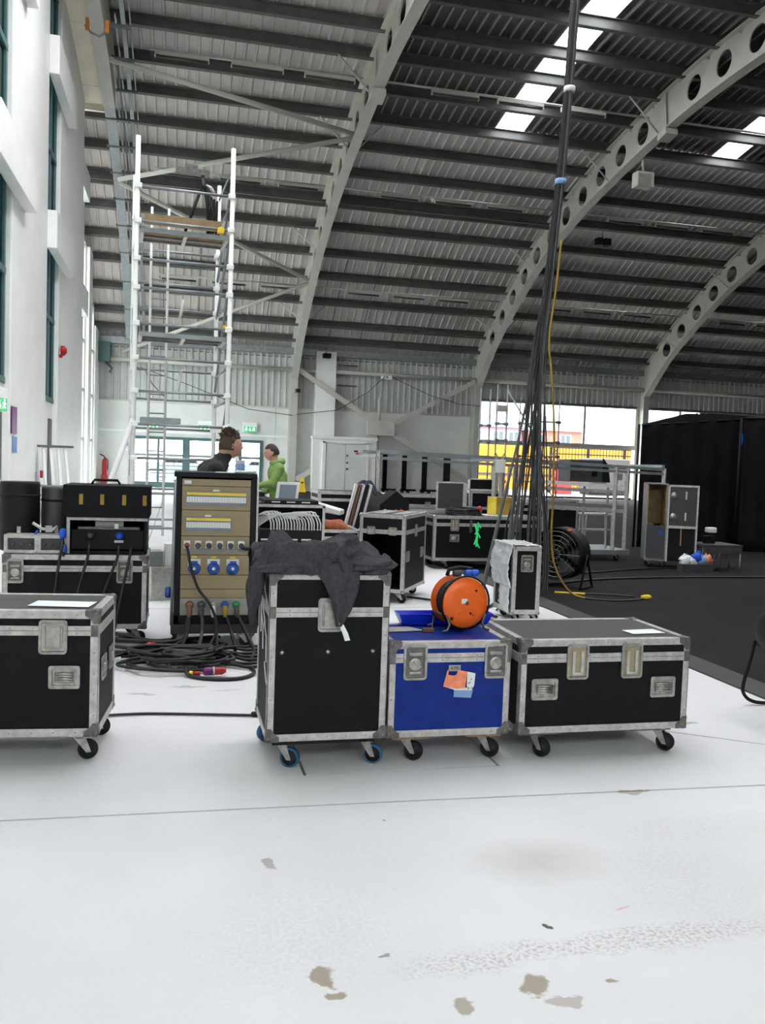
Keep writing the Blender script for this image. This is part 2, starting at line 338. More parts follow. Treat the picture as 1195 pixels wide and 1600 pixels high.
# ---- arches with round holes
def arch_pt(y, off):   # offset downwards along the normal
    d = (zr(y + .1) - zr(y - .1)) / .2; t = Vector((0, 1, d)).normalized(); return Vector((0, y, zr(y))) + Vector((0, t.z, -t.y)) * off
ys = [-3.6 + i * 0.1 for i in range(int(47.0 / 0.1))]
arc = [0.0]
for i in range(1, len(ys)): arc.append(arc[-1] + (arch_pt(ys[i], .9) - arch_pt(ys[i - 1], .9)).length)
def y_at(s):
    for i in range(len(arc) - 1):
        if arc[i + 1] >= s: return ys[i] + (s - arc[i]) / (arc[i + 1] - arc[i]) * 0.1
    return ys[-1]
def s_at(y): return arc[min(len(arc) - 1, max(0, int(round((y + 3.6) / 0.1))))]
TOPO, BOTO = 0.30, 1.50
def make_arch(x, name_label, hw=0.17):
    root = struct('roof_arch', name_label)
    web = MB(); cell = 1.47; sref = s_at(41.07)
    ks = range(-40, 3); NC = 24
    for kk in ks:
        sc_ = sref + kk * cell; a, b = sc_ - cell / 2, sc_ + cell / 2
        if a < 0.4 or b > s_at(42.3): continue
        hole = abs(kk - (-11)) > 0.2 and kk <= 0
        mid = (TOPO + BOTO) / 2
        def P(s_, off, xx): p = arch_pt(y_at(s_), off); return (xx, p.y, p.z)
        for xx, flip in ((x - .02, False), (x + .02, True)):
            if not hole:
                web.add([P(a, TOPO, xx), P(b, TOPO, xx), P(b, BOTO, xx), P(a, BOTO, xx)], [(0, 1, 2, 3)])
                continue
            ring = []; outer = []
            for j in range(NC):
                an = 2 * pi * j / NC; ca, sa = cos(an), sin(an); ring.append(P(sc_ + .36 * ca, mid + .36 * sa, xx))
                m_ = max(abs(ca) / (cell / 2), abs(sa) / ((BOTO - TOPO) / 2)); outer.append(P(sc_ + ca / m_, mid + sa / m_, xx))
            n0 = len(web.v); web.add(ring + outer, [(j, (j + 1) % NC, NC + (j + 1) % NC, NC + j) for j in range(NC)])
        if hole:
            vs = [P(sc_ + .36 * cos(2 * pi * j / NC), mid + .36 * sin(2 * pi * j / NC), xx) for xx in (x - .02, x + .02) for j in range(NC)]
            web.add(vs, [(j, (j + 1) % NC, NC + (j + 1) % NC, NC + j) for j in range(NC)])
    # haunch: web deepens into the column
    ye = y_at(sref + 0.5 * cell); p = arch_pt(ye, TOPO); q = arch_pt(ye, BOTO)
    for xx in (x - .02, x + .02): web.add([(xx, p.y, p.z), (xx, 43.35, 6.6), (xx, 43.35, 5.6), (xx, 42.35, 5.55), (xx, q.y, q.z)], [(0, 1, 2, 3, 4)])
    web.build('web', 'white_steel', root)
    for off, nm in ((TOPO, 'top_flange'), (BOTO, 'bottom_flange')):
        fl = MB(); pts = [arch_pt(y_at(s_), off) for s_ in [0.5 + i * 0.73 for i in range(int((s_at(ye) - 0.5) / 0.73) + 1)]] + [arch_pt(ye, off)]
        pts.append(Vector((0, 43.35, 6.6)) if off == TOPO else Vector((0, 42.35, 5.55)))
        vs = []; fs = []
        for i, p_ in enumerate(pts):
            for dx, dz in ((-hw, 0), (hw, 0), (hw, -.035), (-hw, -.035)): vs.append((x + dx, p_.y, p_.z + dz))
        for i in range(len(pts) - 1):
            for j in range(4): fs.append((i * 4 + j, i * 4 + (j + 1) % 4, i * 4 + 4 + (j + 1) % 4, i * 4 + 4 + j))
        fl.add(vs, fs).build(nm, 'white_steel', root)
    # splice stiffener and base bracket
    ysp = y_at(sref - 11 * cell); p, q = arch_pt(ysp, TOPO), arch_pt(ysp, BOTO)
    for dx in (-.09, .09): MB().bar((x + dx, p.y, p.z), (x + dx, q.y, q.z), .14, .025, (1, 0, 0)).build('stiffener', 'white_steel', root)
    MB().bar((x, q.y - .25, q.z - .12), (x, q.y + .25, q.z - .22), .42, .2).build('splice_block', 'white_steel', root, bevel=.01)
    # fly braces from bottom flange up to the purlins
    for yy in (25.88, 29.23, 36.01, 40.35):
        q = arch_pt(yy, BOTO - .02)
        for s_ in (-1, 1):
            if yy in (25.88, 36.01) and s_ == 1: continue
            MB().tube((x + s_ * .1, q.y, q.z), (x + s_ * 1.15, yy, zr(yy) - .28), .028, 6).build('fly_brace', 'white_steel', root)
    return root
for i, x in enumerate(COLX[1:]):
    make_arch(x, ['white perforated roof arch nearest the glazed side', 'white perforated roof arch crossing above the cable bundle', 'white perforated roof arch ending beside the black drapes', 'distant perforated roof arch beyond the drapes', 'last perforated roof arch'][i])
# solid box arch along the gable
ga = MB(); vs = []; fs = []
for i in range(41):
    y = -3.4 + (28.0 + 3.4) * i / 40; z = arch_pt(y, 1.62).z
    vs += [(-2.42, y, z), (-2.08, y, z), (-2.08, y, zr(y) - .3), (-2.42, y, zr(y) - .3)]
for i in range(40):
    for j in range(4): fs.append((i * 4 + j, i * 4 + (j + 1) % 4, i * 4 + 4 + (j + 1) % 4, i * 4 + 4 + j))
fs += [(0, 1, 2, 3), (160, 163, 162, 161)]
ga.add(vs, fs); gable_arch = struct('trim_1', 'cream boxed arch running along the glazed side', ga, 'white_steel')
sf = MB()
for a in range(-3, 28, 2):
    y0, y1 = a + .7, min(a + 2.69, 28.7)
    sf.add([(-3.8, y0, zr(y0) - 1.25), (-2.42, y0, zr(y0) - 1.25), (-2.42, y1, zr(y1) - 1.25), (-3.8, y1, zr(y1) - 1.25)], [(0, 1, 2, 3)])
soffit = struct('ceiling_soffit', 'cream soffit panels between the glazing piers and the boxed arch')
for a in range(-3, 28, 3):
    y0, y1 = a + .7, a + 3.68
    if y1 > 28.9: y1 = 28.7
    MB().grid(lambda u, v: (-3.85 + u * 1.43, y0 + v * (y1 - y0), zr(y0 + v * (y1 - y0)) - 1.15), 1, 2, False).build('soffit_panel', 'cream', soffit, thick=.04)
MB().box(-3.85, -2.42, 28.66, 28.78, zr(28.7) - 1.35, zr(28.7) - 1.0).build('soffit_edge', 'cream', soffit)
# orange-tipped hook strap on the boxed arch
hk = thing('strap_hook', 'orange and grey strap looped round the cream boxed arch', 'strap', (-2.25, 24.0, zr(24) - 1.7))
MB().path([(-.3, 0, .12), (-.15, 0, -.05), (.05, 0, -.12), (.22, 0, .02)], .03, 6).build('strap', 'galv', hk)
for s_ in (-1, 1): MB().cbox((.24 * s_, 0, .15), (.1, .08, .3)).build('ratchet', 'duct_orange', hk, bevel=.01)

# ---- far wall
wall_back = struct('wall_back', 'far long wall of white panels with ribbed cladding above')
def openings(x0, x1, holes, z0, z1):   # rectangles of wall between openings; holes = (x0,x1,z0,z1)
    out = []; xs = x0
    for h in holes:
        if h[0] > xs: out.append((xs, h[0], z0, z1))
        if h[2] > z0: out.append((h[0], h[1], z0, h[2]))
        if h[3] < z1: out.append((h[0], h[1], h[3], z1))
        xs = h[1]
    if xs < x1: out.append((xs, x1, z0, z1))
    return out
doorH = (-2.25, 4.0, 0.0, 2.42)
for a, b, c, d in openings(XL, 14.8, [doorH], 0, 4.1): MB().box(a, b, 43.0, 43.15, c, d).build('wall_panel', 'wall_panel', wall_back)
for bi in (2, 3, 4):
    x0, x1 = COLX[bi], COLX[bi + 1]
    if bi == 4: MB().box(x0, x1, 43.0, 43.15, 0, 5.02).build('wall_panel', 'wall_panel', wall_back)
MB().box(24.3, 33.8, 43.0, 43.15, 0, 3.0).build('wall_panel', 'wall_panel', wall_back)
# thin joints between white panels
for x in (-1.5, 1.6, 4.6): MB().box(x - .02, x + .02, 42.985, 43.0, 2.5, 4.1).build('panel_joint', 'wall_cladding', wall_back)
MB().box(XL, 5.2, 42.98, 43.0, 2.62, 2.72).build('panel_joint', 'white_paint', wall_back)
def clad(x0, x1, z0, z1):
    mb = MB(); n = int((x1 - x0) / 0.3); p = (x1 - x0) / n; pr = []
    for i in range(n):
        a = x0 + i * p; pr += [(a, 43.0), (a + .6 * p, 43.0), (a + .68 * p, 42.94), (a + .92 * p, 42.94)]
    pr.append((x1, 43.0)); k = len(pr)
    return mb.add([(x, y, z) for z in (z0, z1) for x, y in pr], [(i, i + 1, k + i + 1, k + i) for i in range(k - 1)])
for bi in range(5):
    x0 = XL if bi == 0 else COLX[bi]; z0 = 4.1 if bi < 2 else 5.02
    clad(x0, COLX[bi + 1], z0, 7.1).build('cladding', 'wall_cladding', wall_back)
    MB().box(x0, COLX[bi + 1], 42.9, 42.98, z0 - .04, z0 + .03).build('cladding_trim', 'white_steel', wall_back)
    # eave tube between the arches, gutter beam above
    MB().tube((x0, 42.6, 5.95), (COLX[bi + 1], 42.6, 5.95), .10, 10).build('eave_tube', 'white_steel', wall_back)
    MB().bar((x0, 42.75, 6.85), (COLX[bi + 1], 42.75, 6.85), .2, .3).build('eave_beam', 'galv', wall_back)
for i, x in enumerate(COLX[1:]):
    MB().box(x - .17, x + .17, 42.98, 43.35, 0, 5.7).box(x - .17, x + .17, 42.30, 42.34, 0, 5.55).box(x - .03, x + .03, 42.34, 43.0, 0, 5.6).build('column', 'white_steel', wall_back)
MB().box(XL, 43.3, 43.15, 43.3, 0, .1).build('wall_base', 'kerb', wall_back)
# service column and boxing, X bracing with gusset
MB().box(6.45, 7.45, 42.4, 43.0, 0, 6.9).build('boxed_column', 'white_paint', wall_back, bevel=.02)
cx, cz = 9.9, 3.25
for a, b in (((5.55, 5.95), (cx, cz)), ((14.6, 5.85), (cx, cz)), ((cx, cz), (14.6, .7)), ((cx, cz), (5.6, .6))):
    MB().bar((a[0], 42.28, a[1]), (b[0], 42.28, b[1]), .08, .24).build('brace', 'white_steel', wall_back)
MB().box(cx - .85, cx + .55, 42.16, 42.4, cz - .35, cz + .4).build('gusset_plate', 'white_steel', wall_back, bevel=.02)
MB().tube((cx - .2, 42.5, cz + .3), (cx - .2, 42.5, 4.8), .08, 6).tube((cx - .2, 42.5, .2), (cx - .2, 42.5, cz - .3), .06, 6).build('post', 'white_steel', wall_back)
for z in (5.3, 6.3): MB().box(7.6, 8.6, 42.85, 42.93, z, z + .06).build('cable_arm', 'purlin', wall_back)
# ---- door_1: the boxed store with double doors
d1 = struct('door_1', 'pale double doors in a boxed out surround on the far wall')
MB().box(6.3, 9.45, 41.8, 42.3, 0, 2.72).build('surround', 'white_paint', d1, bevel=.01)
MB().box(6.25, 9.5, 41.72, 42.3, 2.62, 2.76).build('cornice', 'white_paint', d1)
for a, b in ((6.95, 7.9), (7.93, 8.9)): MB().box(a, b, 41.74, 41.8, 0.02, 2.42).build('door_leaf', 'wall_panel', d1, bevel=.008)
for a, b in ((6.78, 6.93), (8.92, 9.07)): MB().box(a, b, 41.7, 41.8, 0, 2.5).build('door_frame', 'white_paint', d1)
MB().box(6.78, 9.07, 41.7, 41.8, 2.43, 2.53).build('door_frame', 'white_paint', d1)
for z in (1.85, 1.5, 1.2): MB().cbox((8.0, 41.72, z), (.09, .03, .09)).build('door_lock', 'purlin', d1)
nt = thing('door_notice', 'small purple and red notice on the pale double door', 'sign', (8.45, 41.72, 2.02))
MB().cbox((0, 0, 0), (.30, .01, .24)).build('plate', 'paper', nt)
MB().cbox((-.03, -.01, .05), (.2, .01, .1)).build('print', 'purple', nt); MB().cbox((.04, -.01, -.06), (.16, .01, .07)).build('print', 'red', nt)
# ---- door_2: glazed exit doors
d2 = struct('door_2', 'row of dark green framed glazed exit doors in the far wall')
MB().box(-2.25, 4.0, 42.9, 43.1, 2.3, 2.44).build('head', 'teal_frame', d2)
for x, w in ((-2.2, .14), (-.95, .1), (.35, .34), (1.6, .14), (2.85, .3), (3.93, .14)): MB().box(x - w / 2, x + w / 2, 42.92, 43.08, 0, 2.36).build('mullion', 'teal_frame', d2)
for a, b in ((-2.13, -1.0), (-.9, .18), (.52, 1.53), (1.67, 2.7), (3.0, 3.86)):
    MB().box(a, b, 42.94, 43.06, .02, .28).build('kick_rail', 'teal_frame', d2); MB().box(a, b, 42.95, 43.05, 1.5, 1.62).build('mid_rail', 'galv', d2)
    MB().box(a, b, 42.99, 43.0, .28, 2.3).build('pane', 'glass', d2)
# ---- windows in bays 2 and 3 of the far wall
for wi, (x0, x1, zb) in enumerate([(14.97, 24.13, 2.95), (24.47, 33.6, 3.0)]):
    wn = struct('window_%d' % (wi + 1), ['wide window band above the opening with the yellow hoarding', 'wide window band above the black drapes'][wi])
    MB().box(x0, x1, 42.9, 43.1, 2.72, 2.95).build('sill_rail', 'white_steel', wn); MB().box(x0, x1, 42.9, 43.1, 4.92, 5.05).build('head_rail', 'white_steel', wn)
    n = 3 if wi == 0 else 4
    for i in range(n + 1):
        x = x0 + (x1 - x0) * i / n; MB().box(x - .06, x + .06, 42.95, 43.07, 2.95, 4.95).build('mullion', 'white_steel', wn)
    for i in range(n): MB().box(x0 + (x1 - x0) * i / n + .06, x0 + (x1 - x0) * (i + 1) / n - .06, 43.0, 43.01, 2.95, 4.95).build('pane', 'glass', wn)
# ---- glazed gable on the left
wall_left = struct('wall_left', 'glazed side wall with broad white piers')
piers = [(-3.6, 2.2), (4.5, 8.6), (10.6, 14.9), (17.0, 21.3), (23.3, 28.55)]
for a, b in piers:
    MB().box(-3.85, -3.0, a, b, 0, zr((a + b) / 2) - .9).build('pier', 'white_paint', wall_left, bevel=.03)
MB().box(-3.85, -3.42, 31.2, 33.0, 0, 11.6).build('pier', 'white_paint', wall_left, bevel=.03)
MB().box(-3.85, -3.62, 37.2, 38.4, 0, 9.8).build('pier', 'white_paint', wall_left, bevel=.03)
MB().box(-3.9, -3.7, 40.9, 43.0, 0, 7.2).build('pier', 'white_paint', wall_left)
gaps = [(2.2, 4.5), (8.6, 10.6), (14.9, 17.0), (21.3, 23.3), (28.55, 31.2), (33.0, 37.2), (38.4, 40.9)]
for gi, (a, b) in enumerate(gaps):
    wn = struct('window_%d' % (gi + 3), 'tall glazed slot number %d between the white piers' % (gi + 1))
    top = zr((a + b) / 2) - 1.0; bot = 2.75 if gi < 4 else .1
    if gi >= 4: top = zr(b) - .6
    gx = -3.14 if gi < 4 else -3.82; fm = 'teal_frame' if gi < 4 else 'white_steel'
    MB().box(gx - .02, gx, a, b, bot, top).build('pane', 'glass_teal' if gi < 4 else 'glass', wn)
    z = bot
    while z < top:
        MB().box(gx - .06, gx + .05, a, b, z, z + .12).build('transom', fm, wn); z += 1.95
    for y in (a, (a + b) / 2, b - .12): MB().box(gx - .06, gx + .04, y, y + .12, bot, top).build('mullion', fm, wn)
    if gi < 4: MB().box(-3.85, -3.12, a, b, 0, 2.75).build('spandrel', 'white_paint', wn); MB().box(-3.12, -3.09, b - .75, b - .25, .1, 2.35).build('dark_slot', 'purlin', wn)
    for rz_, hh in ((6.15, .85), (10.0, .85)):
        if rz_ < top + .6 and gi < 5: MB().box(-3.0 if gi != 4 else -3.3, -2.78 if gi != 4 else -3.1, a - .1, b + (1.3 if gi != 4 else .3), rz_, rz_ + hh).build('rail', 'white_paint', wn, bevel=.015)
MB().box(-3.9, -3.7, -3.6, 43.0, -.02, .12).build('plinth', 'white_paint', wall_left)
# gable above windows
mb = MB()
for i in range(46):
    y0, y1 = -3.6 + i * 1.02, -3.6 + (i + 1) * 1.02; mb.add([(-3.9, y0, zr(y0) - 1.15), (-3.9, y1, zr(y1) - 1.15), (-3.9, y1, zr(y1)), (-3.9, y0, zr(y0))], [(0, 1, 2, 3)])
mb.build('gable_panel', 'cream', wall_left, thick=.05)
# exit sign, poster, red box on the near piers
def exit_sign(loc, rz, label, sc=1.0, group=None):
    t = thing('exit_sign', label, 'sign', loc, rz, group)
    MB().cbox((0, 0, .03 * sc), (.52 * sc, .09, .36 * sc)).build('housing', 'white_paint', t, bevel=.01)
    MB().cbox((0, -.05, -.05 * sc), (.46 * sc, .012, .2 * sc)).build('panel', 'sign_green', t)
    g = MB(); y = -.062
    def st(a, b, w=.022): g.bar((a[0] * sc, y, a[1] * sc), (b[0] * sc, y, b[1] * sc), w * sc, .006, (0, 1, 0))
    for ox in (-.14, .14):
        g.cbox(((ox + .01) * sc, y, .02 * sc), (.03 * sc, .006, .03 * sc)); st((ox, .0), (ox - .01, -.06), .03); st((ox - .01, -.06), (ox + .04, -.1)); st((ox - .01, -.06), (ox - .05, -.11)); st((ox, -.01), (ox + .05, -.04)); st((ox, -.01), (ox - .05, -.03))
    st((0, .02), (0, -.1)); st((0, -.11), (-.04, -.06)); st((0, -.11), (.04, -.06))
    g.build('pictogram', 'sign_white', t, kind='stuff'); return t
for x, z, L_ in ((-1.2, 2.95, 'green running man exit sign over the leftmost glazed door'), (1.2, 3.0, 'green running man exit sign over the middle glazed door'), (3.35, 3.02, 'green running man exit sign over the rightmost glazed door')):
    exit_sign((x, 42.85, z), 0, L_, 1.3, 'exit signs above the glazed doors')
exit_sign((-2.98, 15.65, 2.36), 72, 'exit sign box hung on the white pier at the left edge of the photo', 1.1)
ab = thing('alarm_sounder', 'small red alarm sounder on the second white pier', 'alarm', (-2.95, 23.45, 4.1)); MB().lathe([(.13, 0), (.13, .08), (.06, .14), (0, .14)], 14, Matrix.Rotation(pi / 2, 4, 'Y')).build('body', 'red', ab)
MB().cbox((.0, 0, -.14), (.06, .16, .08)).build('base', 'red', ab)
ps = thing('wall_notice', 'purple and blue notice strip on the nearest white pier', 'poster', (-2.98, 17.3, 1.9)); MB().cbox((0, 0, .2), (.02, .5, .5)).build('notice', 'purple', ps); MB().cbox((0, .1, -.25), (.02, .35, .3)).build('notice', 'paper_blue', ps)
rb = thing('call_point', 'small red fire call point low on the third white pier', 'alarm', (-3.38, 31.6, 1.2)); MB().cbox((0, 0, 0), (.06, .22, .22)).build('box', 'red', rb, bevel=.02)
# near wall and right wall (behind and beside the camera)
wall_front = struct('wall_front', 'long wall behind the camera with high windows')
for a, b in ((XL, 6.5),): MB().box(a, b, -3.75, -3.6, 0, 3.6).box(a, b, -3.75, -3.6, 5.6, 7.3).build('wall_panel', 'wall_panel', wall_front)
MB().box(6.5, 43.3, -3.75, -3.6, 0, 7.3).build('wall_panel', 'wall_panel', wall_front)
for x in (-3.6, -.8, 2.2, 5.4): MB().box(x - .15, x + .15, -3.75, -3.55, 3.6, 5.6).build('column', 'white_steel', wall_front)
MB().box(XL, 6.5, -3.68, -3.67, 3.6, 5.6).build('pane', 'glass', wall_front)
wall_right = struct('wall_right', 'end wall at the dark side of the hall')
mb = MB()
for i in range(24):
    y0 = -3.6 + i * 1.96; y1 = y0 + 1.96; mb.box(43.3, 43.4, y0, y1, 0, zr((y0 + y1) / 2))
mb.build('wall_panel', 'roof_dark', wall_right)

# ---- roof bracing tubes, service rods and strip lights
for a, b in (((-2.2, 25.6, 12.35), (5.3, 28.1, 12.05)), ((5.3, 28.4, 12.05), (-2.2, 31.6, 10.9)), ((-2.2, 31.9, 10.9), (5.3, 37.6, 9.25)), ((5.3, 37.9, 9.2), (-2.6, 42.3, 6.3))):
    MB().tube(a, b, .085, 8).build('roof_brace', 'white_steel', ceiling)
light_rows = [(26.0, 1.0), (32.65, .9), (38.95, .75)]
proto_l = None
row_names = ['highest roof row', 'middle roof row', 'lowest roof row']
bay_names = ['bay by the glazing', 'left of the second arch', 'between second and third arch', 'beyond the third arch']
for ri, (y, dz) in enumerate(light_rows):
    z = zr(y) - dz
    for bi in range(4):
        x0 = -1.04 if bi == 0 else COLX[bi] + .3; x1 = COLX[bi + 1] - .3
        MB().tube((x0, y, z + .13), (x1, y, z + .13), .035, 6).build('lighting_rail', 'white_steel', ceiling)
        x = x0 + (.9 if bi == 0 else 2.27)
        q = 0
        while x + .75 < x1:
            if ri == 0 and bi > 1: break
            lab = '%s strip light from the left, %s, %s' % (['first', 'second', 'third', 'fourth', 'fifth'][q], row_names[ri], bay_names[bi])
            if proto_l is None:
                t = proto_l = thing('strip_light', lab, 'light', (x, y, z), 0, 'strip lights hung from the roof')
                MB().box(-.75, .75, -.07, .07, 0, .09).build('housing', 'white_steel', t); MB().path([(-.72, 0, -.04), (.72, 0, -.04)], .04, 8).build('tube', 'shaded_tube', t)
                MB().box(-.76, -.72, -.05, .05, -.06, 0).build('end_cap', 'white_steel', t); MB().box(.72, .76, -.05, .05, -.06, 0).build('end_cap', 'white_steel', t)
            else:
                t = dup(proto_l); t.location = (x, y, z); t['label'] = lab
            x += 2.12; q += 1
# suspended services truss line
for bi in range(2):
    x0 = XL if bi == 0 else COLX[bi]
    MB().bar((x0, 34.25, zr(34.25) - .5), (COLX[bi + 1], 34.25, zr(34.25) - .5), .12, .14).build('service_rail', 'purlin', ceiling)
# ---- cable trays following the roof beside the gable
ct = thing('cable_tray_run', 'long galvanised cable trays climbing the roof curve beside the boxed arch', 'cable tray')
def run(x0, x1, off, y0, y1, m, name, h=.05, n=26):
    vs = []; fs = []
    for i in range(n + 1):
        y = y0 + (y1 - y0) * i / n; p = arch_pt(y, off)
        vs += [(x0, p.y, p.z), (x1, p.y, p.z), (x1, p.y, p.z + h), (x0, p.y, p.z + h)]
    for i in range(n):
        for j in range(4): fs.append((i * 4 + j, i * 4 + (j + 1) % 4, i * 4 + 4 + (j + 1) % 4, i * 4 + 4 + j))
    return MB().add(vs, fs).build(name, m, ct)
run(-2.42, -2.1, 1.45, 28.05, 42.3, 'galv', 'tray'); run(-2.04, -1.98, 1.3, 26.0, 42.3, 'galv', 'cable_run'); run(-1.94, -1.88, 1.3, 26.5, 42.3, 'purlin', 'cable_run'); run(-1.84, -1.8, 1.25, 24, 42.4, 'galv', 'cable_run')
run(-1.72, -1.60, 1.05, 14, 42.3, 'galv', 'conduit'); run(-1.5, -1.47, 1.0, 14, 32, 'galv', 'conduit', .03)
for k in range(0, 12):
    y = 24.2 + k * 1.62
    p = arch_pt(y, 1.36)
    MB().bar((-2.0 if y < 28 else -2.5, p.y, p.z - .08), (-1.42, p.y, p.z - .08), .09, .07).build('bracket', 'purlin', ct)

# ---- floor
floor_ = struct('floor', 'pale concrete floor slabs with a dark matted area to the right')
def slab(poly, m, z=0.0, name='slab'):
    cx = sum(p[0] for p in poly) / len(poly); cy = sum(p[1] for p in poly) / len(poly); g = .007; pp = []
    for x, y in poly:
        d = Vector((x - cx, y - cy)); pp.append((x - g * (1 if d.x > 0 else -1), y - g * (1 if d.y > 0 else -1)))
    return MB().prism(pp, -.08, z).build(name, m, floor_)
slab([(XL, -3.6), (4.0, -3.6), (4.0, 3.68), (2.9, 3.72), (.95, 3.78), (-.7, 3.815), (XL, 3.87)], 'concrete')
MB().prism([(XL, 3.877), (-.7, 3.822), (.95, 3.788), (2.9, 3.728), (4.0, 3.69), (4.0, 3.85), (2.70, 4.715), (1.66, 4.72), (1.66, 4.163), (.632, 4.163), (.632, 8.99), (XL, 8.99)], -.08, 0).build('slab', 'concrete', floor_)
slab([(.64, 4.17), (1.65, 4.17), (1.65, 4.73), (.64, 4.73)], 'concrete')
MB().prism([(.645, 4.74), (2.71, 4.73), (4.0, 3.87), (4.0, 8.99), (.645, 8.99)], -.08, 0).build('slab', 'concrete', floor_)
for a, b in ((9, 15), (15, 22), (22, 29), (29, 36), (36, 43.0)):
    for c, d in ((XL, -.5), (-.5, 4.0)): slab([(c, a), (d, a), (d, b), (c, b)], 'concrete')
MB().box(XL, XR, -3.7, 43.2, -.12, -.05).build('sub_base', 'kerb', floor_)
MB().box(4.0, 4.28, -3.6, 43.0, -.08, .012).build('kerb_strip', 'kerb', floor_)
MB().box(4.28, XR, -3.6, 43.0, -.08, .006).build('dark_mat', 'dark_slab', floor_)

# ================================================================== OUTSIDE
gr = MB().box(-60, 140, 43.35, 200, -.3, -.05).box(-60, -4.1, -40, 43.35, -.3, -.05).box(-4.1, 60, -60, -3.8, -.3, -.05).build('outside_ground', 'outside_ground'); gr['kind'] = 'structure'
# ================================================================== FLIGHT CASES
def rrect(w, h, r, n=4):
    pts = []
    for cx, cy, a0 in ((w / 2 - r, h / 2 - r, 0), (-w / 2 + r, h / 2 - r, 90), (-w / 2 + r, -h / 2 + r, 180), (w / 2 - r, -h / 2 + r, 270)):
        for i in range(n + 1): a = radians(a0 + 90 * i / n); pts.append((cx + r * cos(a), cy + r * sin(a)))
    return pts
def dish(mb, w, h, r, z0, z1, rim, T):    # raised rounded rim with a sunken floor, built in XY then placed by T
    o = rrect(w, h, r); i = rrect(w - 2 * rim, h - 2 * rim, max(r - rim, .004)); n = len(o)
    vs = [(x, y, z0) for x, y in o] + [(x, y, z1) for x, y in o] + [(x, y, z1) for x, y in i] + [(x * .96, y * .96, z0 + .001) for x, y in i]
    fs = [(k * n + j, k * n + (j + 1) % n, (k + 1) * n + (j + 1) % n, (k + 1) * n + j) for k in range(3) for j in range(n)] + [tuple(range(3 * n, 4 * n))]
    return mb.add(vs, fs, False, T)
FACE = {'front': lambda x, y, z: at(x, y, z, Matrix.Rotation(pi / 2, 4, 'X')),
        'left': lambda x, y, z: at(x, y, z, Matrix.Rotation(-pi / 2, 4, 'Z') @ Matrix.Rotation(pi / 2, 4, 'X')),
        'right': lambda x, y, z: at(x, y, z, Matrix.Rotation(pi / 2, 4, 'Z') @ Matrix.Rotation(pi / 2, 4, 'X'))}
def latch(parent, face, x, y, z, w=.11, h=.15, style='butterfly', detail=True):
    T = FACE[face](x, y, z)
    o = dish(MB(), w, h, .018, 0, .009, .012, T).build('latch', 'zinc', parent)
    if not detail: return o
    dish(MB(), w * .80, h * .80, .012, .001, .0035, .003, T).build('latch_basin', {'butterfly': 'dark_zinc', 'plate': 'tan_plate', 'key': 'alu'}[style], o)
    g = MB()
    if style == 'butterfly':
        g.lathe([(.033, .002), (.034, .006), (.02, .009), (0, .009)], 16, T @ at(0, -.012, 0)); g.cbox((0, -.012, .013), (.012, .05, .012), T @ Matrix.Rotation(.8, 4, 'Z')); g.cbox((0, .042, .005), (w * .55, .016, .008), T); g.cbox((0, -.055, .005), (w * .5, .012, .006), T)
    elif style == 'key':
        for sx in (-1, 1): g.tube(T @ Vector((sx * w * .3, h * .33, .010)), T @ Vector((sx * w * .3, -h * .33, .010)), .004, 6)
        g.cbox((0, 0, .005), (w * .5, h * .62, .008), T); g.cbox((0, h * .36, .008), (w * .55, .006, .006), T); g.cbox((0, -h * .36, .008), (w * .55, .006, .006), T)
    else:
        for sx in (-1, 1): g.cbox((sx * w * .2, 0, .006), (w * .14, h * .62, .012), T)
        g.cbox((0, -h * .34, .006), (w * .5, .014, .008), T)
    g.build('latch_key', 'zinc' if style != 'plate' else 'alu', o, bevel=.002)
    return o
def grip(parent, face, x, y, z, w=.15, h=.115):
    T = FACE[face](x, y, z)
    o = dish(MB(), w, h, .012, 0, .008, .016, T).build('handle', 'zinc', parent)
    g = MB()
    for k in range(4): g.tube(T @ Vector((-w * .3, -.018 + k * .012, .010)), T @ Vector((w * .3, -.018 + k * .012, .010)), .0065, 8)
    g.build('grip', 'zinc', o, kind='stuff'); return o
def caster(parent, x, y, z0, r, rot, tyre='rubber', plate='zinc'):
    c = MB(); T = at(x, y, 0, Matrix.Rotation(radians(rot), 4, 'Z'))
    c.cbox((0, 0, z0 - .004), (.10, .085, .008), T); c.lathe([(.028, z0 - .026), (.034, z0 - .008)], 14, T)
    for s in (-1, 1):
        vs = [(-.03, s * .022, z0 - .018), (.028, s * .022, z0 - .018), (.045 + .012, s * .022, r - .012), (.045 - .012, s * .022, r - .012)]
        c.add(vs + [(a, b + .003, e) for a, b, e in vs], [(0, 1, 2, 3), (7, 6, 5, 4), (0, 4, 5, 1), (1, 5, 6, 2), (2, 6, 7, 3), (3, 7, 4, 0)], False, T)
    c.box(-.03, .03, -.022, .025, z0 - .022, z0 - .016, T)
    o = c.build('caster', plate, parent)
    W_ = at(.045, 0, r, Matrix.Rotation(pi / 2, 4, 'X')); W_ = T @ W_
    MB().lathe([(r * .80, -.017), (r * .97, -.016), (r, -.008), (r, .008), (r * .97, .016), (r * .80, .017), (r * .80, -.017)], 24, W_).build('tyre', tyre, o)
    MB().lathe([(.006, -.020), (.006, -.015), (r * .81, -.0165), (r * .81, .0165), (.006, .015), (.006, .020)], 20, W_).build('wheel_hub', 'rubber', o)
    return o
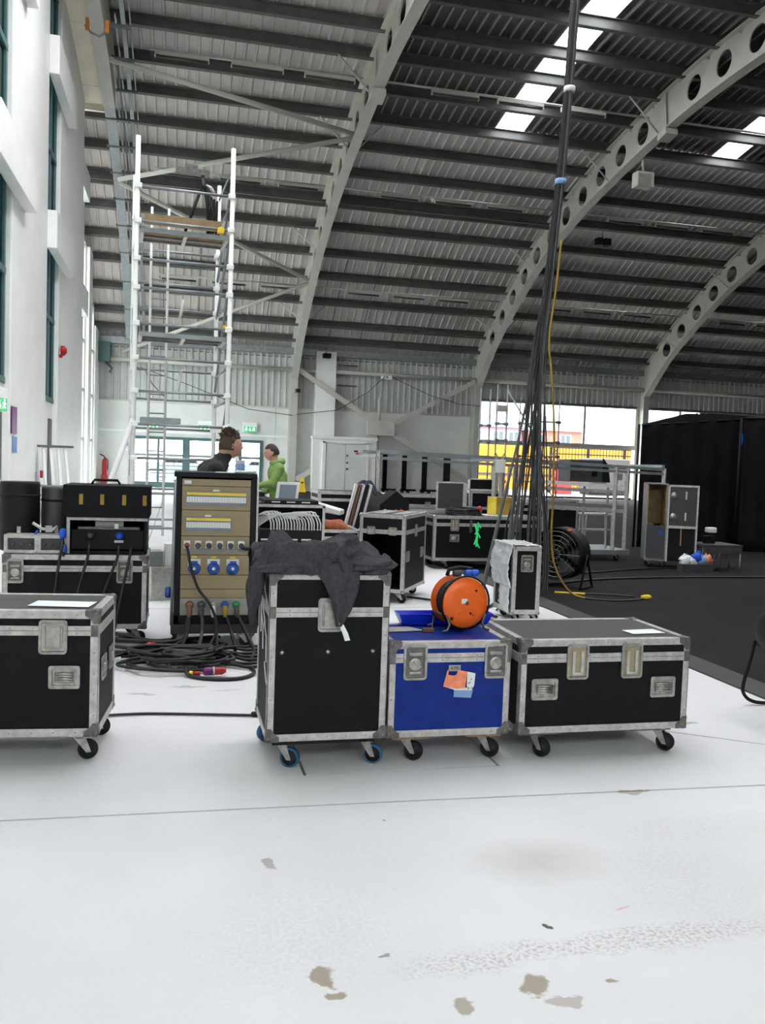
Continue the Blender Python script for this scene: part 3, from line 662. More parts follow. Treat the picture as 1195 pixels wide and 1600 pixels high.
def flight_case(name, label, loc, rz, w, d, h, z0=.13, lid=.12, board='black_board', tw=.032, lat=(), lat_w=.11, lat_h=.15, style='butterfly', lat_dz=0.0, grips=(), top='lid_grey',
                detail=2, tyre='rubber', open_front=False, rot=(15, 15, 200, 200), group=None, cast_in=.1, side_latch=None, side_grip=(), wheel_r=.05, no_casters=False, mid='alu'):
    """origin on the floor at the middle of the front face; front looks to -Y"""
    t = thing(name, label, 'flight case', loc, rz, group); zt = z0 + h; zl = zt - lid; e = .004; hw = w / 2
    if open_front:
        b = MB(); q = .012
        b.box(-hw + e, -hw + e + q, e, d - e, z0 + e, zl).box(hw - e - q, hw - e, e, d - e, z0 + e, zl).box(-hw + e, hw - e, d - e - q, d - e, z0 + e, zl).box(-hw + e, hw - e, e, d - e, z0 + e, z0 + e + q)
        b.build('body', board, t)
    else: MB().box(-hw + e, hw - e, e, d - e, z0 + e, zl).build('body', board, t)
    if lid > 0:
        MB().box(-hw + e, hw - e, e, d - e, zl + .001, zt - e).build('lid', board, t)
        MB().box(-hw + e + .002, hw - e - .002, e + .002, d - e - .002, zt - e, zt - e + .002).build('lid_top', top, t)
    a = MB(); th = .006
    def L(x0, x1, y0, y1, zz0, zz1): a.box(x0, x1, y0, y1, zz0, zz1)
    for sx in (-1, 1):          # vertical corner angles
        for yy in (0, d):
            ya, yb = (0, th) if yy == 0 else (d - th, d); xa, xb = (sx * hw, sx * (hw - tw)); L(min(xa, xb), max(xa, xb), ya, yb, z0, zt)
            xa, xb = sx * hw, sx * (hw - th); ya, yb = (0, tw) if yy == 0 else (d - tw, d); L(min(xa, xb), max(xa, xb), ya, yb, z0, zt)
    bands = [(z0, z0 + tw), (zt - tw, zt)] + ([(zl - .024, zl - .001), (zl + .001, zl + .024)] if lid > 0 else [])
    for za, zb in bands:
        for ya, yb in ((-.001, th), (d - th, d + .001)): L(-hw + .002, hw - .002, ya, yb, za, zb)
        for sx in (-1, 1): xa, xb = sx * (hw + .001), sx * (hw - th); L(min(xa, xb), max(xa, xb), .002, d - .002, za, zb)
    for za, zb in ((zt - th, zt + .001), (z0 - .001, z0 + th)):
        for ya, yb in ((0, tw), (d - tw, d)): L(-hw, hw, ya, yb, za, zb)
        for sx in (-1, 1): xa, xb = sx * hw, sx * (hw - tw); L(min(xa, xb), max(xa, xb), 0, d, za, zb)
    a.build('edge_trim', 'alu', t, bevel=.0015 if detail == 2 else 0)
    if detail == 2:
        rv = MB()
        def rivet(p, ax):
            T = Matrix.Translation(p) @ (Matrix.Rotation(pi / 2, 4, 'X') if ax == 'y' else Matrix.Rotation(-pi / 2 if p[0] < 0 else pi / 2, 4, 'Y')); rv.lathe([(.0045, 0), (.0035, .002), (0, .003)], 6, T)
        n = int(w / .095)
        for i in range(1, n):
            x = -hw + w * i / n
            for z in (z0 + tw / 2, zt - tw / 2, zl - .012, zl + .012): rivet((x, -.001, z), 'y')
        n = int(h / .095)
        for i in range(1, n):
            for sx in (-1, 1): rivet((sx * (hw - tw / 2), 0, z0 + h * i / n), 'y')
        rv.build('rivets', 'zinc', t, kind='stuff')
    cr = .020 if detail == 2 else .024
    cn = MB()
    for sx in (-1, 1):
        for yy in (0, d):
            for zz in (z0, zt):
                sy = 1 if yy == 0 else -1; sz = 1 if zz == z0 else -1; c = MB(); b0 = Vector((sx * hw, yy, zz))
                c.sphere((sx * (hw - .012), yy + sy * .012, zz + sz * .012), cr, 10, 7)
                if detail == 2:
                    K = .066; k2 = .024
                    for pl in range(3):
                        poly = [(0, 0), (K, 0), (K, k2), (K * .62, K * .62), (k2, K), (0, K)]
                        vs = []
                        for dd in (-.003, .004):
                            for u, v in poly:
                                vs.append({0: (sx * (hw - u), yy + sy * dd, zz + sz * v), 1: (sx * (hw - dd), yy + sy * u, zz + sz * v), 2: (sx * (hw - u), yy + sy * v, zz + sz * dd)}[pl])
                        c.add(vs, [tuple(range(6)), tuple(range(11, 5, -1))] + [(i, (i + 1) % 6, 6 + (i + 1) % 6, 6 + i) for i in range(6)])
                c.build('corner', 'dark_zinc' if detail == 2 else 'zinc', t)
    if detail == 2 and lid > 0:
        for sx in (-1, 1): MB().cbox((sx * (hw - tw / 2), -.003, zl), (tw * .85, .004, .058)).build('hinge_plate', 'dark_zinc', t, bevel=.002)
    for x in lat: latch(t, 'front', x, -.002, zl + lat_dz, lat_w, lat_h, style, detail >= 1)
    for x, z in grips: grip(t, 'front', x, -.001, z)
    if side_latch is not None:
        sd, ys_ = side_latch
        for yy in ys_: latch(t, sd, hw + .002 if sd == 'right' else -hw - .002, yy, zl, .10, .14, 'plate')
    for sd, yy, z in side_grip: grip(t, sd, hw + .002 if sd == 'right' else -hw - .002, yy, z, .14, .12)
    if not no_casters:
        for k, (x, y) in enumerate(((-hw + cast_in, .07), (hw - cast_in, .07), (-hw + cast_in, d - .08), (hw - cast_in, d - .08))):
            caster(t, x, y, z0, wheel_r, rot[k], tyre)
    return t

# ---- front row
left_case = flight_case('flight_case', 'black flight case cut by the left edge, silver edges and one latch', (-0.835, 4.50, 0), -4.5, .94, .54, .63, z0=.14, lid=.10, tw=.04,
    lat=(.255,), lat_w=.135, lat_h=.17, style='key', lat_dz=-.03, grips=((.31, .44),), rot=(200, 20, 190, 15), side_grip=(('right', .14, .46), ('right', .38, .46)))
pp = thing('paper_sheet', 'white paper sheet on top of the left edge flight case', 'paper', (-.56, 4.66, .773), -10); MB().box(-.15, .15, -.08, .08, 0, .002).build('sheet', 'paper', pp)
tall = flight_case('flight_case', 'tall black flight case with blue castors under the crumpled grey cloth', (0.755, 4.25, 0), 0, .61, .56, .85, z0=.145, lid=.20, tw=.036,
    lat=(.0,), lat_w=.125, lat_h=.17, style='key', lat_dz=-.012, rot=(332, 335, 200, 195), tyre='blue_tyre', cast_in=.09)
MB().box(-.27, .25, .01, .5, .125, .147).build('skid_board', 'black_plain', tall)
for x in (-.235, -.005, .225): MB().lathe([(.011, 0), (.010, .004), (.004, .008), (0, .008)], 12, FACE['front'](x, .004, .595)).build('dome_bolt', 'zinc', tall)
st = MB()   # remains of white stencilled lettering on the left side
for (y0, z0_), (y1, z1_), w_ in (((.10, .80), (.45, .97), .03), ((.2, .70), (.5, .84), .025), ((.42, .62), (.44, .80), .03), ((.12, .52), (.14, .64), .03), ((.12, .64), (.25, .70), .02), ((.3, .55), (.32, .66), .025), ((.3, .66), (.42, .72), .02), ((.08, .42), (.2, .5), .02)):
    st.bar((-.3025, y0, z0_), (-.3025, y1, z1_), w_, .003, (1, 0, 0))
st.build('worn_lettering', 'breaker_white', tall, kind='stuff')
blue = flight_case('flight_case', 'blue flight case with two latches and a torn orange sticker', (1.405, 4.27, 0), 0, .665, .52, .50, z0=.135, lid=.085, tw=.036, board='blue_board', top='blue_board',
    lat=(-.195, .245), lat_w=.125, lat_h=.185, style='butterfly', lat_dz=-.02, rot=(330, 320, 200, 190), cast_in=.12)
for sx in (-.2, .2): MB().box(sx - .1, sx + .1, .02, .5, .118, .136).build('skid_board', 'wood_raw', blue)
lb = MB().cbox((.02, -.002, .495), (.065, .003, .032)).build('name_plate', 'grey_panel', blue); text('lettering', '4 MS', .022, 'ink', lb, at(.02, -.005, .495, FRONT))
s1 = MB().prism([(-.02, .40), (.0, .485), (.008, .485), (.006, .46), (.035, .455), (.05, .46), (.06, .485), (.11, .475), (.10, .39), (.06, .385), (.0, .395)], 0, .002, at(-.02, -.004, 0, FRONT)).build('sticker', 'orange_sticker', blue)
MB().prism([(-.02, .40), (.11, .39), (.11, .475), (.155, .465), (.15, .40), (.135, .375), (.05, .378)], 0, .0015, at(-.02, -.003, 0, FRONT)).build('sticker', 'paper', blue)
MB().prism([(.04, .382), (.145, .378), (.135, .335), (.04, .342)], 0, .001, at(-.02, -.003, 0, FRONT)).build('sticker', 'paper_blue', blue)
sc_ = MB(); random.seed(4)
for k in range(9):
    x, z = .1 + random.uniform(-.01, .05), .40 + random.uniform(-.02, .06); sc_.bar((x, -.0065, z), (x + random.uniform(-.03, .02), -.0065, z + random.uniform(-.01, .012)), .003, .001, (0, 1, 0))
sc_.build('handwriting', 'ink', blue, kind='stuff')
rightc = flight_case('flight_case', 'wide black flight case at the right of the front row', (2.285, 4.25, 0), 0, 1.0, .62, .505, z0=.135, lid=.10, tw=.036,
    lat=(-.175, .145), lat_w=.125, lat_h=.19, style='plate', lat_dz=-.02, grips=((-.36, .375), (.34, .372)), rot=(300, 310, 200, 190), cast_in=.13)
for sx in (-.36, .3): MB().box(sx - .12, sx + .12, .02, .55, .12, .136).build('skid_board', 'dark_zinc', rightc)
pp = thing('paper_sheet', 'white paper sheet on the wide black case at the right', 'paper', (2.60, 4.42, .643), 6); MB().box(-.11, .10, -.05, .06, 0, .002).build('sheet', 'paper', pp)

# ---- crumpled cloth on the tall case
random.seed(7)
HP = [(0, .07), (.06, .11), (.2, .125), (.38, .125), (.5, .15), (.62, .20), (.74, .19), (.86, .14), (.95, .10), (1, .06)]
def hprof(u):
    for (a, x), (b, y) in zip(HP, HP[1:]):
        if u <= b: t = (u - a) / (b - a); t = t * t * (3 - 2 * t); return x + (y - x) * t
    return HP[-1][1]
def ridge(x, y, s):
    n = noise.noise(Vector((x, y, s))); return 1 - min(1, abs(n) * 3.2)
def cloth_pt(u, v):       # u along X, v around the heap from the front lip over the top to the back
    th = -.22 + v * (pi + .3); c, s = cos(th), sin(th); r = min(1, (min(u + .05, 1.05 - u) / .14)) ** .5
    wx = noise.noise(Vector((u * 2.3, v * 2.1, 4))) * .7; wy = noise.noise(Vector((u * 2.0, v * 2.6, 9))) * .6
    # long soft folds that sweep diagonally, with tighter creases between them
    f = .085 * (ridge(u * 1.9 + wx + v * 1.3, v * 2.6 + wy - u * 1.2, 2.5) - .45) + .040 * (ridge(u * 4.6 + wx * 2 - v * 1.5, v * 4.2 + wy * 2 + u * 1.5, 7.5) - .4) + .010 * (ridge(u * 10 + wx * 3, v * 9 + wy * 3, 1.5) - .4)
    cy = (1 if c > 0 else -1) * abs(c) ** .55; sz = (1 if s > 0 else -1) * abs(s) ** .75
    y = 4.50 - cy * (.262 * r + f * .6); z = .999 + max(sz, -.10) * hprof(u) * (.55 + .45 * r) + f * max(0, s)
    return (.375 + .72 * u + .03 * noise.noise(Vector((u * 5, v * 6, 2))), y, max(z, 1.0 if y > 4.26 else .985))
cl = thing('cloth_heap', 'crumpled dark grey cloth heaped on the tall black case', 'cloth', (0, 0, 0))
MB().grid(cloth_pt, 170, 90).build('heap', 'cloth', cl)
def hang(pts, name, wob=.018, n=36, m=12, seed=0, mt='cloth'):     # strip hanging along a centre line: (x, y, z, half width vector)
    def f(u, v):
        s = u * (len(pts) - 1); i = min(int(s), len(pts) - 2); t = s - i; a, b = pts[i], pts[i + 1]
        c = Vector(a[0]).lerp(Vector(b[0]), t); w_ = Vector(a[1]).lerp(Vector(b[1]), t); q = v * 2 - 1
        p = c + w_ * q; nn = w_.normalized().cross(Vector((0, 0, 1)))
        return p + nn * (wob * sin(q * 5 + u * 4 + seed) * min(1, u * 3 + .4) + .012 * noise.noise(Vector((u * 5, v * 6, seed)))) - Vector((0, .018, 0)) * (1 - q * q)
    return MB().grid(f, n, m).build(name, mt, cl, thick=.004)
hang([((.78, 4.36, 1.08), (.10, 0, 0)), ((.775, 4.25, 1.04), (.12, 0, .0)), ((.785, 4.215, .98), (.105, 0, -.01)), ((.80, 4.20, .92), (.08, 0, -.01)), ((.80, 4.19, .84), (.05, 0, -.02)), ((.795, 4.20, .77), (.024, 0, -.01)), ((.79, 4.20, .735), (.012, 0, 0))], 'hanging_tongue', .012, seed=1)
hang([((.48, 4.40, 1.04), (-.02, .14, 0)), ((.425, 4.42, 1.03), (-.02, .15, 0)), ((.400, 4.43, .97), (-.02, .15, 0)), ((.395, 4.45, .90), (-.02, .12, 0)), ((.392, 4.49, .84), (-.02, .07, 0)), ((.392, 4.53, .76), (0, .03, 0)), ((.40, 4.54, .68), (0, .02, 0))], 'hanging_side', .02, seed=3)
hang([((.52, 4.30, 1.06), (.1, 0, .03)), ((.50, 4.235, 1.03), (.13, 0, .015)), ((.48, 4.23, 1.00), (.13, 0, .0))], 'front_lip', .012, 12, seed=5)
hang([((.97, 4.30, 1.07), (.10, 0, -.01)), ((.97, 4.235, 1.04), (.12, 0, 0)), ((.96, 4.225, 1.015), (.11, 0, .01))], 'front_lip', .012, 12, seed=6)
tg = MB().add([(.785, 4.19, .755), (.812, 4.19, .745), (.836, 4.188, .70), (.848, 4.19, .665), (.822, 4.19, .662), (.808, 4.186, .70)], [(0, 1, 2, 5), (5, 2, 3, 4)]); tg.build('care_tag', 'tag_white', cl, thick=.002)

# ---- orange cable reel and things on the blue case
rl = thing('cable_reel', 'orange drum cable reel standing on the blue case', 'cable reel', (1.545, 4.60, .637), 9)
R_ = Matrix.Rotation(pi / 2, 4, 'X')
MB().lathe([(0, .085), (.08, .087), (.135, .082), (.140, .075), (.140, .068), (0, .068)], 40, at(0, 0, .158, R_)).build('disc', 'orange', rl)
MB().lathe([(0, -.085), (.138, -.08), (.140, -.07), (.05, -.065)], 40, at(0, 0, .158, R_)).build('disc', 'orange', rl)
MB().lathe([(.1, -.066), (.1, .066)], 28, at(0, 0, .158, R_)).build('drum', 'orange', rl)
cb = MB()
for k in range(6): cb.path([((.104 + .004 * (k % 2)) * cos(a * pi / 16), -.05 + k * .02, .158 + (.104 + .004 * (k % 2)) * sin(a * pi / 16)) for a in range(33)], .009, 6, False)
cb.build('wound_cable', 'cable_black', rl, kind='stuff')
MB().path([(.147 * cos(a * pi / 20 - 2.9), -.078, .158 + .147 * sin(a * pi / 20 - 2.9)) for a in range(55)], .006, 6).build('rim_guard', 'black_plain', rl)
for s_ in (-1, 1): MB().path([(s_ * .145, -.095, .006), (s_ * .115, -.095, .012), (s_ * .10, -.095, .045), (s_ * .12, -.09, .09), (s_ * .12, .09, .09), (s_ * .10, .095, .045), (s_ * .115, .095, .012), (s_ * .145, .095, .006)], .007, 6).build('stand_leg', 'dark_zinc', rl)
MB().path([(-.08, .0, .30), (-.07, 0, .335), (.0, 0, .345), (.07, 0, .335), (.08, 0, .30)], .012, 8).build('carry_handle', 'black_plain', rl)
for x, m_ in ((-.05, 'machine_grey'), (.02, 'bright_blue'), (.06, 'bright_blue')): MB().lathe([(.018, 0), (.02, .03), (.014, .045), (0, .045)], 12, at(x, -.02, .315, Matrix.Rotation(pi / 2, 4, 'Y'))).build('socket', m_, rl)
MB().cbox((-.012, -.089, .17), (.035, .003, .026), at(0, 0, 0)).build('label_patch', 'paper', rl)
MB().lathe([(.012, 0), (.010, .006), (0, .006)], 12, FACE['front'](.004, -.086, .158)).build('hub_bolt', 'dark_zinc', rl)
for x, z, s_ in ((-.085, .075, .010), (.03, .10, .008), (.06, .225, .008), (.045, .09, .004), (-.04, .1, .003)): MB().lathe([(s_, 0), (0, .0015)], 7, FACE['front'](x, -.088, z)).build('paint_chip', 'ink', rl)
tr = thing('plastic_tray', 'bright blue plastic tray behind the orange reel on the blue case', 'tray', (1.50, 4.74, .637))
MB().add([(-.24, -.02, 0), (.26, -.02, 0), (.26, .07, 0), (-.24, .07, 0), (-.27, -.04, .065), (.29, -.04, .065), (.29, .085, .065), (-.27, .085, .065)], [(0, 1, 2, 3), (0, 1, 5, 4), (1, 2, 6, 5), (2, 3, 7, 6), (3, 0, 4, 7)]).build('tray_body', 'blue_plastic', tr, thick=.004)
lf = thing('paper_sheet', 'pale crumpled label lying on the left of the blue case', 'paper', (1.2, 4.6, .638), 8); MB().prism([(-.08, -.07), (.13, -.07), (.08, .05), (-.08, .06)], 0, .002).build('sheet', 'grey_panel', lf)

# ---- second row left: long case with stage boxes
mid = flight_case('flight_case', 'long black flight case behind the left edge case, boxes piled on it', (-.78, 7.28, 0), 0, 1.10, .6, .60, z0=.13, lid=.11, tw=.04, lat=(-.455, .375), lat_w=.125, lat_h=.19, style='butterfly', lat_dz=-.02, detail=2)
ob = thing('rack_case', 'open fronted black rack case with connectors plugged in, on the long case', 'rack', (-.55, 7.36, .735))
b = MB(); b.box(-.31, -.29, 0, .45, 0, .295).box(.29, .31, 0, .45, 0, .295).box(-.31, .31, 0, .45, 0, .02).box(-.31, .31, 0, .45, .275, .295).box(-.3, .3, .43, .45, 0, .29); b.build('shell', 'black_plain', ob)
MB().box(-.315, .315, -.004, .004, .27, .298).box(-.315, -.29, -.004, .004, 0, .27).build('edge_trim', 'alu', ob)
MB().box(-.285, .285, .05, .07, .03, .19).build('front_plate', 'black_plain', ob, bevel=.004); MB().box(-.23, .25, .03, .05, .195, .215).build('shelf_bar', 'dark_zinc', ob); MB().box(-.1, .12, .06, .08, .215, .26).build('grey_module', 'grey_panel', ob)
for x, m_ in ((-.13, 'machine_grey'), (.095, 'bright_blue')):
    c = MB().lathe([(.03, 0), (.034, .03), (.026, .05), (.018, .09), (0, .09)], 14, FACE['front'](x, .05, .145)).build('connector', m_, ob)
MB().cbox((.09, .01, .10), (.07, .02, .02)).build('clip', 'alu', ob); MB().cbox((.07, .01, .225), (.03, .03, .04)).build('clip', 'paper', ob)
tc = thing('effects_case', 'flat black case with four brass catches stacked on the rack case', 'case', (-.56, 7.30, 1.032))
MB().box(-.33, .34, 0, .5, 0, .26).build('shell', 'black_board', tc, bevel=.008)
for x in (-.19, -.03, .14, .30): MB().cbox((x, -.004, .145), (.032, .008, .085)).build('catch', 'cable_yellow', tc, bevel=.004)
MB().path([(-.12, .1, .265), (-.1, .1, .30), (.08, .1, .30), (.1, .1, .265)], .012, 6).build('carry_handle', 'black_plain', tc)
# drums / tubs
for i, (x, y, r, h, lab) in enumerate(((-1.26, 7.62, .155, .56, 'black cylindrical tub at the far left edge on the long case'), (-.99, 7.72, .12, .52, 'smaller blue grey tub between the black tub and the catches case'))):
    t = thing('equipment_tub', lab, 'tub', (x, y, .735)); MB().lathe([(r * .96, 0), (r, .02), (r, h - .02), (r * .97, h), (0, h)], 26).build('tub_body', 'machine_grey' if i else 'black_plain', t)
    MB().cbox((.02, -r - .006, h * .3), (.03, .02, .07)).build('clasp', 'alu', t, bevel=.004)
    for zz in (.12, h - .12): MB().lathe([(r + .001, zz), (r + .006, zz + .01), (r + .001, zz + .02)], 26).build('band', 'black_plain', t)
for i, (x, y, w_, lab) in enumerate(((-1.2, 7.32, .26, 'scuffed silver device frame lying at the far left of the long case'), (-.97, 7.32, .22, 'small silver framed meter unit between the far left frame and the rack case'))):
    t = thing('device_frame', lab, 'device', (x, y, .735), -3 + 6 * i); b = MB()
    b.box(-w_ / 2, w_ / 2, 0, .03, 0, .028).box(-w_ / 2, w_ / 2, 0, .16, .12, .15).box(-w_ / 2, -w_ / 2 + .03, 0, .16, 0, .13).box(w_ / 2 - .03, w_ / 2, 0, .16, 0, .13).build('frame', 'alu', t, bevel=.006)
    MB().box(-w_ / 2 + .03, w_ / 2 - .03, .03, .05, .028, .12).build('face', 'machine_grey', t)
    for k in range(3): MB().lathe([(.014, 0), (.012, .012), (0, .012)], 10, FACE['front'](-w_ / 4 + k * w_ / 4, .03, .07)).build('knob', 'dark_zinc', t)
hs = thing('cable_connector', 'blue power connector hanging beside the rack case on the long case', 'connector', (-.885, 7.30, .80))
MB().lathe([(.022, 0), (.028, .02), (.028, .06), (.014, .08), (0, .08)], 12, at(0, 0, .06)).build('plug', 'bright_blue', hs); MB().lathe([(.02, 0), (.026, .02), (.02, .07)], 12, at(.01, 0, -.06)).build('plug', 'socket_blue', hs); MB().path([(0, 0, .06), (.01, 0, .0), (.01, -.03, -.08)], .009, 6).build('lead', 'cable_black', hs)
tl = thing('clamp', 'chromed lighting clamp lying on the tub and frame pile', 'clamp', (-1.03, 7.35, .90), 20)
MB().path([(-.09, 0, .08), (-.02, 0, .03), (.06, 0, .02), (.1, 0, .05)], .012, 8).cbox((.03, 0, .03), (.05, .04, .05)).build('clamp_body', 'alu', tl); MB().path([(-.05, 0, .02), (-.07, 0, -.01)], .01, 6).build('bolt', 'bright_blue', tl)

# ---- power distribution rack
dx, dy = .305, 7.10
rk = thing('power_rack', 'tall black power distribution rack with tan panels of breakers and sockets', 'power rack', (dx, dy, 0))
b = MB(); b.box(-.32, -.275, 0, .55, .20, 1.42).box(.275, .32, 0, .55, .20, 1.42).box(-.32, .32, 0, .55, .20, .27).box(-.335, .32, -.02, .56, 1.385, 1.425).box(-.3, .3, .5, .55, .2, 1.4); b.build('shell', 'black_plain', rk, bevel=.006)
MB().box(-.34, .35, -.03, .57, .125, .20).build('dolly', 'dolly', rk, bevel=.004)
MB().box(.32, .335, -.01, .02, .28, 1.40).build('edge_trim', 'alu', rk); MB().tube((-.335, -.03, .20), (-.325, -.03, 1.36), .012, 8).build('edge_trim', 'galv', rk)
def panel(z0, z1, m='tan_panel', nm='front_panel'): return MB().box(-.272, .272, .01, .03, z0 + .002, z1 - .002).build(nm, m, rk, bevel=.002)
def zz(py): return 1.41 - (py - 742) / 191.0
rows = [(749, 760), (760, 797), (797, 837), (837, 866), (866, 897), (897, 919), (919, 933)]
PN = [panel(zz(b_), zz(a_)) for a_, b_ in rows]; pb = panel(zz(971), zz(933), 'grey_panel')
MB().box(-.255, -.20, 0, .01, zz(757), zz(752)).build('label_plate', 'breaker_white', PN[0])
for (a_, b_, x0, x1, nb) in ((769, 784, -.235, .235, 22), (808, 823, -.235, .115, 17)):
    P_ = PN[1] if a_ == 769 else PN[2]
    MB().box(x0 - .01, x1 + .01, -.004, .01, zz(b_ + 6), zz(a_)).build('breaker_rail', 'breaker_grey', P_)
    MB().box(x0, x1, -.012, -.004, zz(a_ + 5), zz(a_ + 1)).build('label_strip', 'label_yellow', P_)
    MB().box((x0 + x1) / 2 - .03, (x0 + x1) / 2 + .02, -.012, .01, zz(a_ - 1), zz(a_ - 4)).build('label_plate', 'breaker_white', P_)
    w_ = (x1 - x0) / nb; bk = None
    for k in range(nb):
        if bk is None: bk = MB().box(0, w_ * .9, -.02, -.004, 0, .045).box(w_ * .25, w_ * .65, -.032, -.02, .018, .034).build('breaker', 'breaker_white', P_); bk.location = (x0, 0, zz(b_ + 1)); b1 = bk
        else: instance(bk, 'breaker', P_, (x0 + k * w_, 0, zz(b_ + 1)))
for k in range(6):
    x = -.225 + k * .086; P_ = PN[3]
    MB().box(x - .026, x + .026, -.012, .01, zz(856), zz(844)).build('socket_plate', 'breaker_white', P_, bevel=.003)
    MB().lathe([(.021, 0), (.023, .03), (.017, .034), (0, .030)], 14, FACE['front'](x, -.01, zz(851))).build('socket', 'machine_grey' if k else 'brown', P_)
MB().box(-.25, .25, .002, .01, zz(861), zz(857)).build('label_strip', 'breaker_grey', PN[3])
for k in range(3):
    x = -.165 + k * .152; P_ = PN[4]
    MB().box(x - .05, x + .05, -.015, .01, zz(884), zz(872)).build('socket_plate', 'breaker_white', P_, bevel=.004); MB().box(x - .022, x + .022, -.004, .01, zz(871), zz(868)).build('label_plate', 'label_yellow', P_)
    so = MB().lathe([(.048, 0), (.05, .03), (.046, .045), (.02, .05), (0, .05)], 20, FACE['front'](x, -.01, zz(886))).build('socket', 'socket_blue', P_)
    MB().lathe([(.014, .045), (.012, .056), (0, .056)], 10, FACE['front'](x, -.01, zz(886))).build('socket_pin', 'paper', so); MB().cbox((x, -.07, zz(876)), (.05, .04, .02)).build('socket_lid', 'socket_blue', so)
for k, m_ in enumerate(('brown', 'machine_grey', 'grey_panel', 'socket_blue', 'green')):
    x = -.195 + k * .093; c = MB().lathe([(.03, 0), (.033, .02), (.028, .045), (.024, .06), (0, .06)], 16, FACE['front'](x, .008, zz(943))).build('line_connector', m_, pb)
    MB().lathe([(.02, 0), (.022, .05), (.014, .09), (0, .09)], 12, at(x, -.05, zz(944), Matrix.Rotation(pi * .86, 4, 'X'))).build('boot', ['brown', 'cable_grey', 'cable_white', 'cable_yellow', 'cable_grey'][k], c)
for x, y, r_ in ((-.25, .05, 160), (.22, .05, 20), (-.25, .45, 160), (.22, .45, 20)): caster(rk, x, y, .127, .048, r_)
cp = thing('paint_tin', 'small grey white tin standing on the power rack', 'tin', (.495, 7.20, 1.427)); MB().lathe([(.034, 0), (.034, .10), (.036, .10), (.036, .106), (.028, .106), (.028, .02), (0, .02)], 18).build('tin_body', 'device_white', cp); MB().lathe([(.0345, .03), (.035, .032), (.035, .075), (.0345, .077)], 18).build('tin_label', 'paper_blue', cp)
MB().path([(-.035, 0, .09), (-.03, 0, .13), (.03, 0, .13), (.035, 0, .09)], .003, 5).build('bail', 'dark_zinc', cp)
pp = thing('paper_sheet', 'loose paper sheet on top of the power rack', 'paper', (.40, 7.22, 1.427), -8); MB().box(-.10, .06, -.1, .1, 0, .003).build('sheet', 'paper', pp)
mg = thing('marker_pens', 'pair of white tubes lying on the power rack front edge', 'tube', (.50, 7.11, 1.427), 5); MB().tube((-.05, 0, .012), (.12, 0, .012), .010, 8).build('tube', 'paper', mg); MB().tube((-.05, .03, .012), (.1, .035, .012), .010, 8).build('tube', 'galv', mg)

# ---- patch rack with looped white cables
px, py = 1.01, 8.0
pr = thing('patch_rack', 'open rack with rows of looped white patch cables', 'rack', (px, py, 0))
b = MB(); b.box(-.31, -.295, 0, .6, .12, 1.12).box(.315, .33, 0, .6, .12, 1.12).box(-.31, .33, 0, .6, .12, .15).box(-.31, .33, .58, .6, .12, 1.12); b.build('shell', 'black_plain', pr)
b = MB()
for x in (-.318, .318): b.box(x - .012, x + .012, -.012, .012, .12, 1.13)
b.box(-.33, .33, -.012, .012, 1.11, 1.135).box(-.33, -.306, 0, .6, 1.11, 1.135).box(.306, .33, 0, .6, 1.11, 1.135).box(-.33, .33, .58, .6, 1.11, 1.135); b.build('frame', 'alu', pr)
MB().box(-.295, .315, .01, .03, .16, .90).build('front_panel', 'black_plain', pr); MB().box(-.3, .31, .02, .05, .895, .91).build('shelf', 'dark_zinc', pr)
lam = None
for k in range(4):
    MB().box(-.26 + k * .125, -.17 + k * .125, -.004, .01, .70, .805).build('meter', 'machine_grey', pr, bevel=.004); MB().box(-.26 + k * .125, -.17 + k * .125, -.008, .0, .805, .818).build('meter_label', 'paper', pr)
random.seed(11)
for k in range(18):
    x = -.17 + k * .027 + random.uniform(-.003, .003); top_ = 1.04 + .03 * sin(k * .5); xs = x - .10 - .10 * (k / 18)
    MB().path([(x, .0, .90), (x, -.004, .96), (x - .012, .01, 1.0), (x - .05, .04, top_), (max(xs, -.27), .10, top_ - .01), (max(xs - .06, -.285), .2, top_ - .05)], .0075, 6).build('patch_cable', 'cable_white', pr)
for k in range(7): MB().path([(-.28, .05 + k * .01, .93 + k * .012), (-.2, .02, .99 + k * .008), (-.1 + k * .03, .0, 1.04 + k * .004), (.1 + k * .03, .03, 1.03)], .006, 5).build('patch_cable', 'cable_white', pr)
for x in (-.25, .25):
    for y in (.08, .5): caster(pr, x, y, .122, .048, 20)
kb = thing('keyboard', 'flat black console lying on the white patch cable rack', 'console', (px + .02, py + .08, 1.137)); MB().box(-.24, .26, 0, .42, 0, .035).build('console_body', 'black_plain', kb, bevel=.006)
for k in range(3): MB().box(-.18 + k * .14, -.10 + k * .14, -.003, .002, .012, .022).build('port', 'paper', kb)
mo = thing('monitor', 'white framed display leaning back behind the patch rack', 'monitor', (1.085, 8.85, 1.09), 0); T_ = Matrix.Rotation(radians(-12), 4, 'X')
MB().prism([(-.125, 0), (.105, 0), (.135, .235), (-.095, .235)], -.015, .015, T_ @ Matrix.Rotation(pi / 2, 4, 'X')).build('bezel', 'device_white', mo, bevel=.004)
MB().prism([(-.09, .02), (.078, .02), (.102, .205), (-.07, .205)], .0155, .018, T_ @ Matrix.Rotation(pi / 2, 4, 'X')).build('screen', 'screen_grey', mo)
MB().box(-.12, .12, .02, .12, -.06, .0).build('foot', 'machine_grey', mo)
dk = thing('trestle_table', 'grey topped work table behind the patch rack where the men stand', 'table', (1.02, 9.4, 0)); MB().box(-.3, .33, -.7, 1.0, 1.0, 1.03).build('table_top', 'machine_grey', dk)
for x in (-.27, .30):
    for y in (-.65, .95): MB().tube((x, y, 0), (x, y, 1.0), .018, 8).build('leg', 'dark_zinc', dk)
